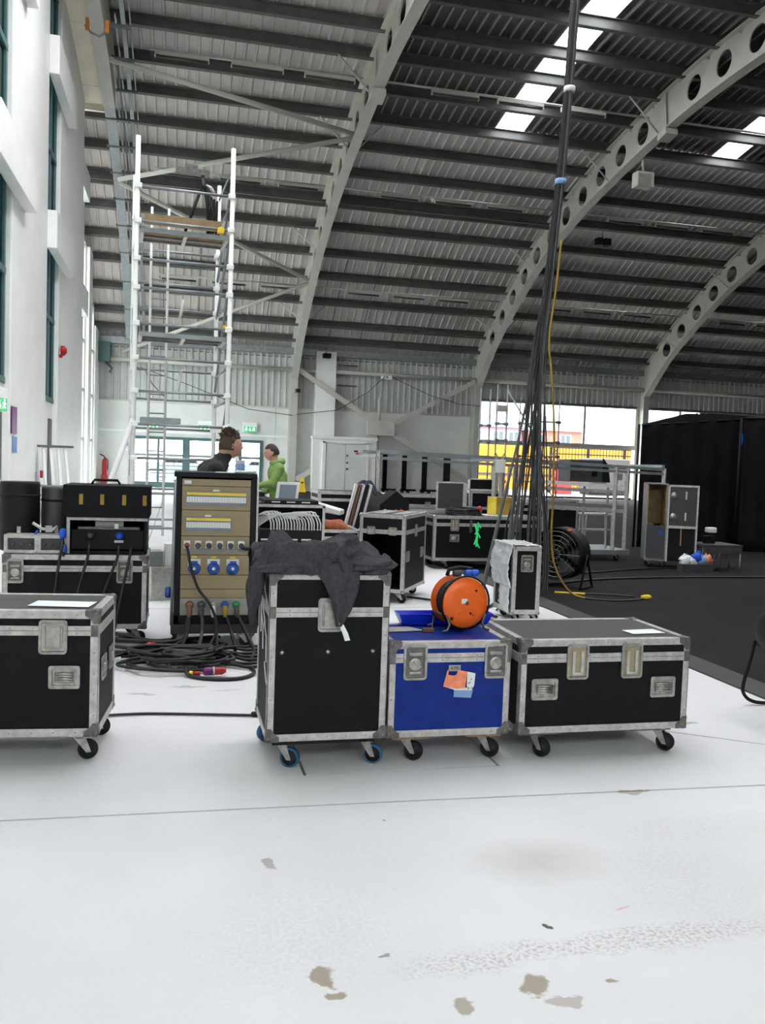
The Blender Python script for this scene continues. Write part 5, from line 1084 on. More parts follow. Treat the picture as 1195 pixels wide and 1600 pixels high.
# step ladders leaning on the left
ld = thing('trolley_frame', 'row of pale ladder frames leaning by the second white pier', 'ladder', (-2.75, 20.2, 0), 0)
for k in range(5): MB().bar((-.28 + k * .15, 0, 1.62), (-.10 + k * .16, -.5, .02), .05, .06).build('stile', 'white_paint' if k else 'galv', ld)
MB().bar((-.42, .0, 1.66), (.50, .0, 1.66), .12, .05).build('head_board', 'dark_zinc', ld); MB().bar((-.2, -.28, .8), (.45, -.28, .8), .04, .05).build('cross_rail', 'galv', ld); MB().cbox((-.14, -.14, 1.05), (.06, .03, .16)).build('label_plate', 'red', ld)
l3 = thing('leaning_panel', 'pale plank leaning on the nearest white pier at the left edge', 'plank', (-3.0, 16.1, 0)); MB().bar((-.1, 0, 1.6), (.16, -.4, .02), .08, .05).build('plank', 'white_paint', l3)
fe = thing('fire_extinguisher', 'red fire extinguisher stood by the far wall corner', 'extinguisher', (-3.35, 42.4, .55)); fe.scale = (.75, .75, .75); MB().lathe([(.14, 0), (.15, .04), (.15, .85), (.10, .98), (.04, 1.02), (0, 1.02)], 18).build('cylinder', 'red', fe); MB().path([(.0, 0, 1.02), (-.02, 0, 1.14), (-.28, 0, 1.28)], .035, 6).build('handle', 'black_plain', fe); MB().path([(.05, -.05, 1.05), (.2, -.15, .9), (.2, -.15, .3)], .03, 6).build('hose', 'black_plain', fe)
MB().box(-.2, .2, -.2, .2, -.55, 0).build('stand', 'red', fe)
wf = thing('floor_sign', 'yellow wet floor sign leaning at the base of the first arch column', 'sign', (5.85, 41.9, 0)); wf.scale = (.6, .6, .6); MB().add([(-.3, -.25, 0), (.3, -.25, 0), (.14, 0, 1.15), (-.14, 0, 1.15)], [(0, 1, 2, 3)]).add([(-.3, .25, 0), (.3, .25, 0), (.14, 0, 1.15), (-.14, 0, 1.15)], [(3, 2, 1, 0)]).build('board', 'yellow', wf, thick=.03); MB().cbox((0, -.1, .75), (.16, .02, .2)).build('symbol', 'ink', wf)
nw = thing('wall_notice', 'small blue and white notice sheets on the far wall left of the glazed doors', 'poster', (-2.95 + .6, 42.95, 1.85)); MB().cbox((-.05, 0, .2), (.34, .02, .2)).build('notice', 'paper_blue', nw); MB().cbox((.2, 0, -.5), (.2, .02, .26)).build('notice', 'brown', nw); MB().cbox((-.1, 0, -.05), (.2, .02, .16)).build('notice', 'paper', nw)

# camera / small fittings
cct = thing('security_camera', 'small dark security camera on the boxed column top', 'camera', (6.9, 42.1, 6.65)); MB().cbox((0, 0, 0), (.4, .3, .22)).build('camera_body', 'black_plain', cct, bevel=.03); MB().tube((0, .1, .05), (0, .26, .25), .04, 8).build('bracket', 'galv', cct)
c2 = thing('security_camera', 'small camera on the first arch column above the notice level', 'camera', (5.55, 42.1, 4.9)); MB().cbox((0, 0, 0), (.2, .3, .16)).build('camera_body', 'black_plain', c2, bevel=.02); MB().cbox((-.05, .12, .0), (.2, .1, .2)).build('bracket', 'galv', c2)
fl2 = thing('floodlight', 'white boxed floodlight clamped under the second arch', 'light', (14.95, 27.0, 11.55), 0); MB().cbox((0, 0, -.25), (.62, .4, .5)).build('housing', 'white_steel', fl2, bevel=.03); MB().cbox((-.05, -.21, -.27), (.45, .02, .35)).build('lens', 'grey_panel', fl2); MB().tube((0, 0, 0), (0, .1, .45), .04, 8).build('bracket', 'white_steel', fl2)
sp = thing('roof_speaker', 'small dark unit hung under the roof beyond the second arch', 'light', (16.9, 33.6, 11.0)); MB().cbox((-.15, 0, 0), (.28, .3, .3)).cbox((.2, 0, 0), (.28, .3, .3)).build('unit_body', 'black_plain', sp, bevel=.03); MB().tube((0, 0, .1), (0, 0, .9), .02, 6).build('drop_rod', 'purlin', sp)
for k, (pts, lab) in enumerate((([(5.5, 42.1, 3.75), (7.5, 42.1, 4.05), (9.0, 42.1, 5.0), (9.9, 42.3, 5.85)], 'thin cable sagging from the first arch column up to the eave tube'), ([(10.3, 42.3, 5.8), (12.2, 42.1, 5.0), (13.8, 42.1, 4.65), (14.9, 42.1, 4.6)], 'thin cable sagging from the eave tube to the second arch column'), ([(-1.8, 42.3, 5.6), (.4, 42.2, 4.9), (3.2, 42.2, 3.9), (5.3, 42.2, 3.7)], 'thin cable sagging across the wall above the glazed doors'))):
    q = MB().path(pts, .02, 5).build('wall_cable', 'purlin'); tag(q, lab, 'cable', 'thin cables on the far wall')
eb = thing('emergency_fitting', 'small white fitting at the middle of the eave tube', 'light', (10.0, 42.4, 5.8)); MB().cbox((0, 0, 0), (.5, .22, .2)).build('housing', 'white_paint', eb, bevel=.03); MB().cbox((0, -.12, 0), (.08, .03, .08)).build('lens', 'ink', eb)
gb = thing('switch_box', 'dark teal box high in the far left corner', 'box', (-3.45, 42.5, 6.0)); MB().cbox((0, 0, .25), (.55, .5, .9)).build('housing', 'teal_frame', gb, bevel=.02)
dr_ = thing('green_cable_strap', 'dark strap and cable hanging in the far left corner', 'cable', (-3.2, 42.5, 5.2)); MB().path([(.9, 0, .5), (1.6, 0, .3), (1.9, 0, -.3), (2.6, 0, -1.0)], .025, 5).path([(-.2, 0, .6), (.1, 0, .3), (.0, 0, .1)], .06, 5).build('strap', 'purlin', dr_)
# ================================================================== CABLES
# hanging bundle: from the roof down to the floor near the foil case
bun = thing('cable_bundle', 'thick bundle of black and grey cables hanging from the roof to the floor', 'cable bundle', (0, 0, 0)); random.seed(21)
for k in range(30):
    a = random.uniform(0, 2 * pi); r_ = random.uniform(.01, .075); ox, oy = r_ * cos(a), r_ * sin(a)
    s = k / 29
    bx_, by_ = 3.92 + .52 * s + random.uniform(-.04, .04), 9.9 + random.uniform(-.25, .3)
    mid_x = 4.32 - .14 * (1 - s) * random.uniform(.6, 1.3)
    pts = [(4.64 + ox, 10 + oy, 13.0), (4.59 + ox, 10 + oy, 9.5), (4.53 + ox * .8, 10 + oy * .8, 7.2), (4.46 + ox * .75, 10 + oy * .7, 5.4), (4.37 + ox * .8 - .01 * (1 - s), 10 + oy, 4.0), (mid_x + ox, 10 + oy, 2.9 + random.uniform(-.2, .2)), ((mid_x + bx_) / 2 + ox, (10 + by_) / 2, 1.7), (bx_, by_, .75), (bx_ - .02, by_ - .1, .03)]
    MB().path(curve(pts, 5), random.choice((.008, .010, .012)), 5).build('cable', 'cable_grey' if k % 3 == 0 else 'cable_black', bun)
for k, (bx_, by_) in enumerate(((3.30, 9.0), (3.36, 9.15), (3.15, 8.7), (3.62, 9.2), (3.5, 8.9), (3.7, 9.3))):
    pts = [(4.32, 10, 4.0), (4.20, 9.98, 2.8), (4.02, 9.9, 2.0), ((4.0 + bx_) / 2, (9.9 + by_) / 2, 1.05), (bx_, by_, .18), (bx_ - .15, by_ - .2, .02)]
    MB().path(curve(pts, 5), .013, 5).build('splayed_cable', 'cable_grey', bun)
for z in (6.1, 5.0): MB().lathe([(.068, 0), (.07, .03), (.068, .06)], 14, at(4.50 if z > 6 else 4.44, 10, z)).build('tape_band', 'cable_white' if z > 6 else 'paper_blue', bun)
yc = MB().path(curve([(4.44, 9.9, 4.3), (4.38, 9.86, 3.7), (4.32, 9.85, 3.1), (4.36, 9.8, 2.6), (4.42, 9.8, 1.9), (4.44, 9.8, 1.2), (4.42, 9.75, .7), (4.47, 9.7, .35), (4.62, 9.6, .08), (4.78, 9.5, .014)], 8), .014, 6)
MB().path(curve([(4.78, 9.5, .014), (5.05, 9.32, .014), (5.4, 9.38, .014), (5.58, 9.5, .014)], 8), .013, 6).build('dark_length', 'cable_black', yc := yc.build('extension_cable', 'cable_yellow')); MB().path(curve([(5.5, 9.62, .014), (5.2, 9.8, .014), (4.95, 9.85, .014)], 8), .013, 6).build('dark_length', 'cable_black', yc); MB().path(curve([(4.95, 9.85, .014), (4.72, 9.93, .014), (4.6, 9.98, .014)], 6), .015, 6).build('yellow_length', 'yellow', yc); tag(yc, 'yellow and black cable hanging from the bundle and looping on the dark floor', 'cable')
yp = MB().lathe([(.02, 0), (.03, .04), (.03, .10), (.015, .13), (0, .13)], 10, at(5.50, 9.46, .035, Matrix.Rotation(pi / 2, 4, 'Y'))).build('yellow_plug', 'yellow'); yp.parent = yc
# floor cables round the rack: one object each
random.seed(5)
def fcable(pts, r, m, lab, g='cables heaped on the floor by the power rack', nm='power_cable'):
    o = MB().path(curve(pts, 7), r, 6).build(nm, m); return tag(o, lab, 'cable', g)
where = ['at the front', 'to the left', 'to the right', 'close to the castors', 'on top', 'at the back']
labs = ['outer loop of dark cable in the tangle before the power rack', 'inner loop of dark cable in the tangle before the power rack']
for k in range(16):
    cx, cy = .10 + random.uniform(-.16, .10), 6.42 + random.uniform(-.12, .25); rx_, ry_ = random.uniform(.16, .34), random.uniform(.10, .22); ph = random.uniform(0, 6); z = .014 + .007 * k
    fcable([(cx + rx_ * cos(ph + a * .62) * (1 + .1 * sin(a * 2 + k)), cy + ry_ * sin(ph + a * .62), z + .012 * sin(a + k)) for a in range(random.choice((9, 11, 13)))], .011 if k % 3 else .014, 'cable_grey' if k % 4 == 0 else 'cable_black', labs[0] if rx_ > .25 else labs[1])
for k in range(10):
    y0 = 6.55 + .075 * k; pts = [(-.36 - random.uniform(0, .2), y0 + random.uniform(-.1, .1), .02 + .01 * k)]
    for j in range(5): pts.append((-.2 + .14 * j + random.uniform(-.05, .05), y0 + random.uniform(-.14, .14), .02 + .012 * (k % 4) + random.uniform(0, .03)))
    fcable(pts, .014, 'cable_black', 'dark cable running left from the power rack toward the long case')
for k in range(7):
    pts = [(.15 + random.uniform(-.1, .1), 6.5 + .05 * k, .03), (.40, 6.4 + .06 * k + random.uniform(-.05, .05), .03 + .01 * k), (.55, 6.35 + .08 * k, .02 + .008 * k), (.80, 6.5 + .1 * k, .02)]
    fcable(pts, .013, 'cable_black', 'dark cable running right from the tangle behind the tall case')
fcable([(.08, 6.28, .05), (.1, 6.15, .02), (.25, 6.05, .014), (.45, 6.05, .014), (.56, 6.2, .014), (.52, 6.42, .014), (.35, 6.5, .03)], .014, 'cable_black', 'wide single loop of cable nearest the camera before the power rack', nm='power_cable')
fcable([(-.44, 5.25, .012), (-.2, 5.28, .010), (.1, 5.24, .010), (.32, 5.20, .010), (.49, 5.17, .010)], .008, 'cable_black', 'thin cable lying straight between the left case and the tall case', None, 'floor_cable')
cn_ = MB().lathe([(.010, 0), (.016, .01), (.016, .06), (.008, .09)], 10, at(.455, 5.17, .018, Matrix.Rotation(pi / 2, 4, 'Y'))).build('cable_plug', 'rubber'); tag(cn_, 'small black plug at the end of the thin straight cable', 'plug')
# drops from the rack connectors
lc_ = [(-.195, 'brown'), (-.102, 'black'), (-.009, 'grey'), (.084, 'blue'), (.177, 'green')]
for k, (x, nm) in enumerate(lc_):
    for j in range(1 if k else 2):
        x0 = dx + x; fcable([(x0, dy - .055, .30), (x0 + .01 * k - .02 * j, dy - .09, .22), (x0 - .03 + .03 * k, dy - .16, .12), (x0 - .08 + .05 * k - .1 * j, dy - .35, .05), (x0 - .05 + .03 * k, dy - .6, .03)], .015, 'cable_black' if k != 1 else 'cable_grey', 'cable dropping from the %s line connector of the power rack' % nm, 'supply cables under the line connectors')
fcable([(dx - .225, dy - .045, .83), (dx - .215, dy - .09, .79), (dx - .19, dy - .10, .66), (dx - .13, dy - .10, .50), (dx - .04, dy - .11, .38), (dx + .02, dy - .13, .22), (dx - .02, dy - .2, .10), (dx - .12, dy - .38, .03)], .011, 'cable_black', 'black cable hanging across the power rack face from its brown plug', None, 'hanging_cable')
fcable([(dx + .205, dy - .045, .83), (dx + .25, dy - .05, .82), (dx + .34, dy - .0, .82), (dx + .42, dy + .2, .82), (dx + .46, dy + .5, .80)], .016, 'cable_black', 'thick black cable leaving the rightmost socket of the power rack', None, 'hanging_cable')
for k, (x0, y0) in enumerate(((.66, 7.6), (.70, 7.7), (.64, 7.75))): fcable([(x0, y0, 1.0 - .05 * k), (x0 - .02, y0 - .1, .7), (x0 + .01, y0 - .16, .35), (x0 - .02, y0 - .25, .1), (x0 - .1, y0 - .4, .02)], .013, 'cable_black', 'black cable hanging between the power rack and the patch rack', 'cables between the racks', 'hanging_cable')
for k, (x0, x1) in enumerate(((-.885, -.95), (-.68, -.80), (-.455, -.62), (-.36, -.46))): fcable([(x0, 7.28, .86 - .03 * k), (x0 + .005, 7.20, .80), (x0 - .01, 7.19, .70), ((x0 + x1) / 2, 7.17, .5), (x1, 7.15, .2), (x1 - .03, 7.1, .03)], .011, 'cable_black', ['leftmost', 'second', 'third', 'rightmost'][k] + ' black lead hanging down the front of the long case', 'leads hanging over the long case', 'hanging_cable')
pc = thing('cable_connector', 'red and purple power plug lying in the cable tangle', 'connector', (.20, 6.16, .03), 5); RY = Matrix.Rotation(pi / 2, 4, 'Y')
MB().lathe([(.02, 0), (.03, .01), (.03, .06), (.02, .07)], 14, at(0, 0, .01, RY)).build('collar', 'purple', pc); MB().lathe([(.026, .07), (.028, .09), (.028, .13), (.012, .16)], 14, at(0, 0, .01, RY)).build('plug', 'red', pc); MB().lathe([(.031, .066), (.033, .072), (.031, .078)], 14, at(0, 0, .01, RY)).build('ring', 'alu', pc)
pc = thing('cable_connector', 'small yellow ended red connector left of the purple plug', 'connector', (.10, 6.17, .025), 0); MB().lathe([(.012, 0), (.022, .01), (.018, .03)], 12, at(0, 0, 0, RY)).build('cap', 'yellow', pc); MB().lathe([(.016, .03), (.016, .08), (0, .08)], 12, at(0, 0, 0, RY)).build('sleeve', 'red', pc)
pc = thing('cable_connector', 'red connector in the dark cables by the long case', 'connector', (-.22, 6.85, .08), 20); MB().lathe([(.02, 0), (.03, .02), (.028, .08), (0, .09)], 12, at(0, 0, 0, RY)).build('plug', 'red', pc)
pc = thing('cable_connector', 'blue connector hanging beside the left of the power rack', 'connector', (-.06, 7.2, .40), 0); MB().lathe([(.02, 0), (.028, .02), (.024, .08), (0, .09)], 12, at(0, 0, 0)).build('plug', 'socket_blue', pc)
fcable([(1.38, 4.55, .65), (1.42, 4.66, .70), (1.45, 4.7, .78), (1.47, 4.68, .82)], .005, 'cable_black', 'thin lead from the orange reel on the blue case', None, 'reel_lead')
cp_ = MB().cbox((1.35, 4.53, .645), (.06, .03, .02)).build('lead_plug', 'brown'); tag(cp_, 'small brown plug lying on the blue case', 'plug')
for k, pts in enumerate(([(2.6, 9.6, .02), (3.0, 9.2, .02), (3.3, 8.9, .02), (3.6, 9.3, .02), (4.2, 9.8, .02)], [(2.8, 8.9, .02), (3.1, 8.6, .02), (3.2, 8.3, .02)], [(2.3, 8.2, .02), (2.7, 8.6, .05), (2.9, 8.3, .02), (3.0, 8.5, .02)], [(4.3, 10.2, .03), (6, 11.2, .02), (9, 11.4, .02), (12, 10.6, .02)], [(5.3, 11.5, .03), (7, 12.3, .02), (8, 12.6, .02)])):
    fcable(pts, .014, 'cable_black', ['black cable on the floor left of the foil wrapped case', 'short black cable at the foot of the foil wrapped case', 'black cable lying between the open case and the foil case', 'long thin cable crossing the dark floor to the right', 'black cable running from the fan toward the cabinet'][k], None, 'floor_cable')

# ================================================================== OUTSIDE THE OPENINGS
hw_ = thing('hoarding', 'long yellow hoarding seen through the opening', 'hoarding', (0, 0, 0))
for k in range(5): MB().box(20.0 + k * 3.4, 20.0 + k * 3.4 + 3.37, 60, 60.15, -.05, 3.3).build('hoarding_panel', 'yellow_wall', hw_)
MB().box(20, 37, 59.98, 60.18, 3.3, 3.42).build('cap_rail', 'kerb', hw_); MB().box(20, 37, 59.94, 60, .95, 1.12).build('dark_stripe', 'kerb', hw_)
rl_ = thing('railing', 'black upright bar railing in front of the yellow hoarding', 'railing', (0, 0, 0))
for k in range(54): MB().box(23.2 + k * .22, 23.235 + k * .22, 52, 52.03, 0, 3.0).build('bar', 'black_plain', rl_)
for z in (.3, 2.5, 2.9): MB().box(23.2, 35, 51.98, 52.05, z, z + .07).build('rail', 'black_plain', rl_)
for k in range(5): MB().box(23.2 + k * 2.6, 23.35 + k * 2.6, 51.95, 52.1, 0, 3.2).build('post', 'black_plain', rl_)
pb_ = None
for k, x in enumerate((23.2, 28.9, 30.3, 31.6)):
    lab = ['red plastic barrier at the left of the railing', 'red barrier right of the grey machine outside', 'second red barrier right of the grey machine', 'rightmost red barrier against the drapes'][k]
    t = thing('red_barrier', lab, 'barrier', (x, 50.0, 0), 0, 'red barriers outside'); MB().prism([(-.6, 0), (.6, 0), (.55, 2.0), (.4, 2.25), (.25, 2.0), (0, 2.2), (-.25, 2.0), (-.4, 2.25), (-.55, 2.0)], -.2, .2, Matrix.Rotation(pi / 2, 4, 'X')).build('barrier_body', 'red_barrier', t, bevel=.03)
    for z in (.8, 1.4): MB().box(-.45, .45, -.22, -.2, z, z + .15).build('slot', 'red', t)
gm = thing('generator', 'dark grey generator cabinet standing outside', 'generator', (26.6, 50.2, 0)); MB().box(-1.5, 1.3, 0, 1.5, .2, 2.3).build('housing', 'machine_grey', gm, bevel=.05); MB().box(.3, .8, -.03, 0, 1.0, 1.4).build('panel', 'black_plain', gm); MB().box(-1.4, 1.2, .1, 1.4, 0, .2).build('skid', 'black_plain', gm)
for k in range(8): MB().box(-1.3, -.3, -.02, 0, .6 + k * .12, .66 + k * .12).build('louvre', 'black_plain', gm)
def house(name, label, x0, x1, y, h, rh, wall, wins):
    t = thing(name, label, 'house', (0, 0, 0)); MB().box(x0, x1, y, y + 8, 0, h).build('walls', wall, t)
    MB().add([(x0 - .4, y - .4, h), (x1 + .4, y - .4, h), (x1 + .4, y + 8.4, h), (x0 - .4, y + 8.4, h), (x0 + 2, y + 4, h + rh), (x1 - 2, y + 4, h + rh)], [(0, 1, 5, 4), (1, 2, 5), (2, 3, 4, 5), (3, 0, 4)]).build('roof', 'slate', t)
    for (wx, wz) in wins:
        f = MB().box(wx, wx + 1.2, y - .06, y, wz, wz + 1.3).build('window', 'white_paint', t); MB().box(wx + .12, wx + .54, y - .08, y - .06, wz + .1, wz + 1.2).box(wx + .66, wx + 1.08, y - .08, y - .06, wz + .1, wz + 1.2).build('pane', 'slate', f, kind='stuff')
    return t
house('house', 'distant house with slate roof and pink and white front, left in the opening', 26.4, 32.6, 80, 5.4, 3.2, 'render_pink', [(27.3, 3.8), (29.6, 3.8), (31.2, 3.8)])
house('house', 'distant red brick house with slate roof, middle of the opening', 33.7, 39.3, 80.5, 5.3, 1.7, 'brick', [(34.0, 3.7), (36.9, 3.7)])
ms = thing('lamp_mast', 'thin lamp mast rising above the hoarding outside', 'mast', (39.0, 79, 0)); MB().tube((0, 0, 0), (0, 0, 8.2), .12, 8, .05).build('pole', 'slate', ms); MB().cbox((0, 0, 8.2), (.3, .2, .3)).build('lamp_head', 'slate', ms)
ow = thing('boundary_wall', 'low slatted wall outside the glazed exit doors', 'wall', (0, 0, 0))
for k in range(5): MB().box(-6, 6, 52, 52.1, .1 + k * .22, .27 + k * .22).build('slat', 'galv', ow)
for k, (x, m_, lab) in enumerate(((-5.6, 'red', 'parked red car seen through the leftmost glazed doors'), (.2, 'machine_grey', 'parked grey car seen through the middle glazed doors'), (5.4, 'paper_blue', 'parked blue car seen through the right glazed doors'))):
    t = thing('car', lab, 'car', (x, 56 , -.05)); MB().prism([(-1.9, .35), (1.9, .35), (1.95, .8), (1.3, .95), (.8, 1.42), (-.9, 1.45), (-1.4, .95), (-1.95, .85)], 0, 1.6, at(0, 1.6, 0, Matrix.Rotation(pi / 2, 4, 'X'))).build('body', m_, t, bevel=.05)
    MB().prism([(.72, 1.0), (1.12, .98), (.75, 1.35), (-.85, 1.38), (-1.2, 1.0)], 0, .01, at(0, -.005, 0, Matrix.Rotation(pi / 2, 4, 'X'))).build('side_window', 'black_plain', t)
    for wx in (-1.25, 1.2): MB().lathe([(0, -.1), (.33, -.1), (.33, .12), (0, .12)], 16, at(wx, .05, .33, Matrix.Rotation(pi / 2, 4, 'X'))).build('wheel', 'rubber', t)

# ================================================================== PEOPLE
def capsule(mb, a, b, ra, rb):
    mb.path([a, b], ra, 14, True, rb); mb.sphere(a, ra * 1.0, 14, 10); mb.sphere(b, rb * 1.0, 14, 10)
def loft(mb, secs):       # secs: (centre, half depth x, half width y); closed elliptical trunk
    k = len(secs); n = 24; fine = []
    for i in range(k - 1):
        for q in range(6):
            t = q / 6; t = t * t * (3 - 2 * t); A, B = secs[i], secs[i + 1]; fine.append((Vector(A[0]).lerp(Vector(B[0]), t), A[1] + (B[1] - A[1]) * t, A[2] + (B[2] - A[2]) * t))
    fine.append((Vector(secs[-1][0]), secs[-1][1], secs[-1][2])); vs = []
    for c, rx, ry in fine: vs += [c + Vector((rx * cos(2 * pi * j / n), ry * sin(2 * pi * j / n), 0)) for j in range(n)]
    m = len(fine); fs = [(i * n + j, i * n + (j + 1) % n, (i + 1) * n + (j + 1) % n, (i + 1) * n + j) for i in range(m - 1) for j in range(n)]
    mb.add(vs, fs + [tuple(range(n))[::-1], tuple(range((m - 1) * n, m * n))], True)
def remesh(mb, vox, it=3):
    o = mb.build('tmp', 'skin'); bm_ = bmesh.new(); bm_.from_mesh(o.data); bmesh.ops.remove_doubles(bm_, verts=bm_.verts, dist=1e-5); bm_.to_mesh(o.data); bm_.free(); m = o.modifiers.new('r', 'REMESH'); m.mode = 'VOXEL'; m.voxel_size = vox; m.use_smooth_shade = True
    s = o.modifiers.new('s', 'SMOOTH'); s.factor = .5; s.iterations = it
    dg = bpy.context.evaluated_depsgraph_get(); out = bpy.data.meshes.new_from_object(o.evaluated_get(dg)); r = MB(); r.add([tuple(v.co) for v in out.vertices], [tuple(p.vertices) for p in out.polygons], True)
    bpy.data.objects.remove(o); bpy.data.meshes.remove(out); return r
def head_fn(c, T):      # face looks along local +X
    def f(u, v):
        th = 2 * pi * u; ph = pi * v; x, y, z = sin(ph) * cos(th), sin(ph) * sin(th), cos(ph)
        g = lambda a, b, s, t_: math.exp(-((y - a) / s) ** 2 - ((z - b) / t_) ** 2) if x > 0 else 0
        rx = .098; X = x * rx; Y = y * .076 * (1 - .12 * max(0, -z)); Z = z * .118
        X += .024 * g(0, -.12, .16, .20) + .010 * g(0, .22, .7, .14) - .010 * (g(.36, .08, .18, .12) + g(-.36, .08, .18, .12)) + .010 * g(0, -.50, .3, .09) + .014 * g(0, -.80, .4, .16) + (.012 * x * max(0, -z))
        return T @ Vector((X, Y, Z))
    return f
def hand(mb, wrist, d, palm_n, curl=.6, side=1):
    d = Vector(d).normalized(); n = Vector(palm_n).normalized(); s = d.cross(n).normalized() * side; W_ = Vector(wrist)
    for o_ in (-.022, -.007, .008, .022): capsule(mb, W_ + s * o_ * .7, W_ + d * .085 + s * o_, .016, .013)
    for o_, L_ in ((-.030, .066), (-.010, .078), (.010, .073), (.029, .058)):
        b0 = W_ + d * .082 + s * o_; d1 = (d + n * curl * .5).normalized(); d2 = (d + n * curl * 1.5).normalized()
        capsule(mb, b0, b0 + d1 * L_ * .5, .0095, .009); capsule(mb, b0 + d1 * L_ * .5, b0 + d1 * L_ * .5 + d2 * L_ * .5, .009, .0075)
    b0 = W_ + d * .03 - s * .026; dt = (d * .7 - s * .75 + n * .25).normalized(); capsule(mb, b0, b0 + dt * .036, .013, .011); capsule(mb, b0 + dt * .036, b0 + dt * .036 + (d + n * .4).normalized() * .03, .011, .009)
def person(label, loc, rz, J, top, hair, hood=False, head_tilt=0, head_yaw=0):
    t = thing('person', label, 'person', loc, rz); mb = MB()
    P = {k: Vector(v) for k, v in J.items()}; up = Vector((0, 0, 1)); K = P['chest'] + (P['neckb'] - P['chest']) * .62
    loft(mb, [(P['pelvis'] - up * .10, .09, .13), (P['pelvis'], .11, .155), (P['waist'], .095, .135), (P['chest'], .115, .165), (K, .085, .15), (P['neckb'], .06, .07)])
    capsule(mb, P['neckb'] - up * .03, P['neck'] + up * .03, .060, .054)
    for q in ('l', 'r'):
        capsule(mb, K, P['sh' + q], .065, .060); capsule(mb, P['sh' + q], P['el' + q], .052, .040); capsule(mb, P['el' + q], P['wr' + q], .040, .026)
        capsule(mb, P['hip' + q], P['kn' + q], .085, .058); capsule(mb, P['kn' + q], P['an' + q], .056, .038); capsule(mb, P['an' + q] - up * .03, P['toe' + q], .038, .028)
    HT = Matrix.Translation(J['head']) @ Matrix.Rotation(head_yaw, 4, 'Z') @ Matrix.Rotation(head_tilt, 4, 'Y'); mb.grid(head_fn(J['head'], HT), 40, 30)
    mb.path([J['neck'], tuple(Vector(J['head']) + Vector((-.02, 0, -.03)))], .055, 12)
    for s in (-1, 1): mb.sphere(tuple(HT @ Vector((-.01, s * .078, -.005))), .03, 10, 8, (.7, .35, 1.05))
    for q, sd in (('l', 1), ('r', -1)): hand(mb, J['wr' + q], P['wr' + q] - P['el' + q], (.25, .0, -1), .6, sd)
    body = remesh(mb, .006).build('body', 'skin', t)
    fe_ = MB()
    for s in (-1, 1): fe_.sphere(tuple(HT @ Vector((.083, s * .03, .012))), .009, 8, 6)
    fe_.build('eyes', 'ink', t, kind='stuff'); MB().path([tuple(HT @ Vector((.098, y, -.058))) for y in (-.022, 0, .022)], .004, 6).build('mouth', 'brown', t)
    # hair shell
    hf = head_fn(J['head'], HT); base_HTi = HT.inverted()
    def hairpt(u, v):
        p = base_HTi @ Vector(hf(u, v * .62)); k = 1.10 + hair[1] * .25 * abs(noise.noise(Vector((u * 26, v * 22, 3)))); front = max(0, p.x)
        if v > .55 and p.x > .02: k = .9
        return HT @ Vector((p.x * k - .010 - .25 * front * max(0, v - .35) , p.y * k, p.z * (k + .02)))
    MB().grid(hairpt, 60, 34).build('hair', hair[0], t)
    if hair[1] > .5:
        random.seed(2); tf = MB()
        for k in range(260):
            u, v = random.random(), random.random() * .52; p = Vector(hairpt(u, v)); lp_ = base_HTi @ p
            if lp_.x > .07: continue
            nn = (HT.to_3x3() @ Vector((lp_.x - .03, lp_.y, lp_.z * .6))).normalized(); q = p + nn * .011 + Vector((-.012, 0, random.uniform(-.004, .02))); tf.path([p - nn * .01, q, q + (nn + Vector((-.4, random.uniform(-.3, .3), .3))) * .014], .005, 4, True, .001)
        tf.build('hair_tufts', hair[0], t, kind='stuff')
    # clothes: shells that follow the body and end at neckline, cuffs and hem
    g = MB(); loft(g, [(P['pelvis'] - up * .06, .135, .185), (P['pelvis'] + up * .05, .14, .185), (P['waist'], .135, .175), (P['chest'], .15, .20), (K, .12, .175), (P['neckb'] + up * .005, .078, .088)])
    for q in ('l', 'r'):
        w_ = P['el' + q].lerp(P['wr' + q], .93); capsule(g, K, P['sh' + q], .085, .082); capsule(g, P['sh' + q], P['el' + q], .078, .060); g.path([P['el' + q], w_], .060, 14, True, .040); g.path([P['el' + q].lerp(P['wr' + q], .80), w_], .046, 14, True, .044)
    if not hood: capsule(g, P['neckb'] - up * .02, P['neck'] - up * .025, .088, .066)
    R_ = remesh(g, .013, 2); R_.v = [tuple(Vector(p) + Vector((noise.noise(Vector(p) * 8), noise.noise(Vector(p) * 8 + Vector((5, 0, 0))), 0)) * .022 * min(1, abs(noise.noise(Vector((p[0] * 6, p[1] * 6, p[2] * 14)))) * 3)) for p in R_.v]
    R_.build('hoodie' if hood else 'jumper', top, t)
    if hood:
        g = MB(); nb = P['neckb']
        for k in range(17):
            an = radians(40 + 280 * k / 16); c = nb + Vector((.085 * cos(an) - .01, .095 * sin(an), .015 + .035 * (1 - cos(an)) * .5)); g.sphere(c, .034 + .022 * max(0, -cos(an)), 12, 8)
        remesh(g, .012, 3).build('hood', top, t)
    g = MB(); loft(g, [(P['pelvis'] - up * .10, .115, .16), (P['pelvis'] + up * .06, .12, .165)])
    for q in ('l', 'r'): capsule(g, P['hip' + q], P['kn' + q], .105, .078); g.path([P['kn' + q], P['an' + q] - up * .02], .078, 14, True, .066)
    remesh(g, .014, 2).build('trousers', 'trousers', t)
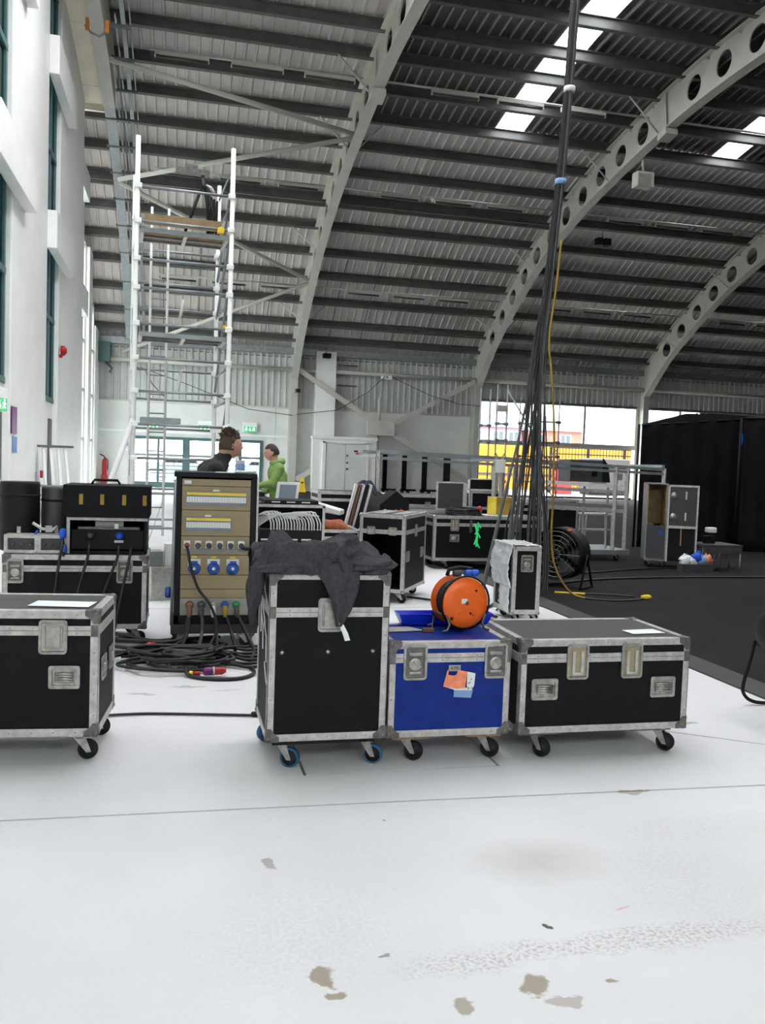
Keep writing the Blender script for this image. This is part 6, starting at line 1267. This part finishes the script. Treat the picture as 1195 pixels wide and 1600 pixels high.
    for q in ('l', 'r'):
        g = MB(); a_, b_ = P['an' + q], P['toe' + q]; d_ = (b_ - a_) * Vector((1, 1, 0)); capsule(g, a_ - up * .045 - d_ * .25, b_, .044, .040); capsule(g, a_ - up * .04, a_ + up * .02, .050, .05); remesh(g, .010, 2).build('shoe', 'black_plain', t)
    return t
# faces local +X
Jg = dict(pelvis=(0, 0, .95), waist=(.0, 0, 1.10), chest=(.03, 0, 1.32), neckb=(.06, 0, 1.47), neck=(.085, 0, 1.53), head=(.13, 0, 1.645), shl=(.03, .17, 1.42), ell=(.12, .22, 1.20), wrl=(.38, .14, 1.14), shr=(.03, -.17, 1.42), elr=(.06, -.23, 1.14), wrr=(.27, -.17, 1.0),
          hipl=(0, .09, .90), knl=(.02, .10, .50), anl=(-.02, .11, .09), toel=(.12, .12, .04), hipr=(0, -.09, .90), knr=(.03, -.10, .50), anr=(.0, -.11, .09), toer=(.14, -.12, .04))
person('man in lime green hooded top and dark trousers leaning over equipment', (1.47, 13.0, 0), 180, Jg, 'hoodie', ('hair_dark', .2), True, head_tilt=.25)
Jb = dict(pelvis=(-.10, 0, .95), waist=(-.12, 0, 1.14), chest=(-.06, 0, 1.36), neckb=(.06, 0, 1.53), neck=(.11, 0, 1.585), head=(.17, 0, 1.67), shl=(-.03, .19, 1.42), ell=(.06, .25, 1.19), wrl=(.22, .16, 1.08), shr=(-.04, -.19, 1.42), elr=(.04, -.25, 1.19), wrr=(.20, -.16, 1.06),
          hipl=(-.1, .09, .90), knl=(-.06, .10, .50), anl=(-.12, .11, .09), toel=(.02, .12, .04), hipr=(-.1, -.09, .90), knr=(-.05, -.10, .50), anr=(-.1, -.11, .09), toer=(.04, -.12, .04))
person('man with tousled brown hair in a black jumper behind the power rack, facing right', (.33, 8.5, -.0), 14, Jb, 'black_jumper', ('hair_brown', 1.0), False, head_tilt=.05)
tb = thing('control_desk', 'low desk of black equipment in front of the green hooded man', 'desk', (1.08, 13.0, 0)); MB().box(-.35, .2, -.6, .6, .95, 1.0).build('desk_top', 'machine_grey', tb); MB().box(-.25, .15, -.3, .3, 1.0, 1.06).build('console', 'black_plain', tb)
for x in (-.32, .17):
    for y in (-.55, .55): MB().tube((x, y, 0), (x, y, .95), .02, 8).build('leg', 'dark_zinc', tb)
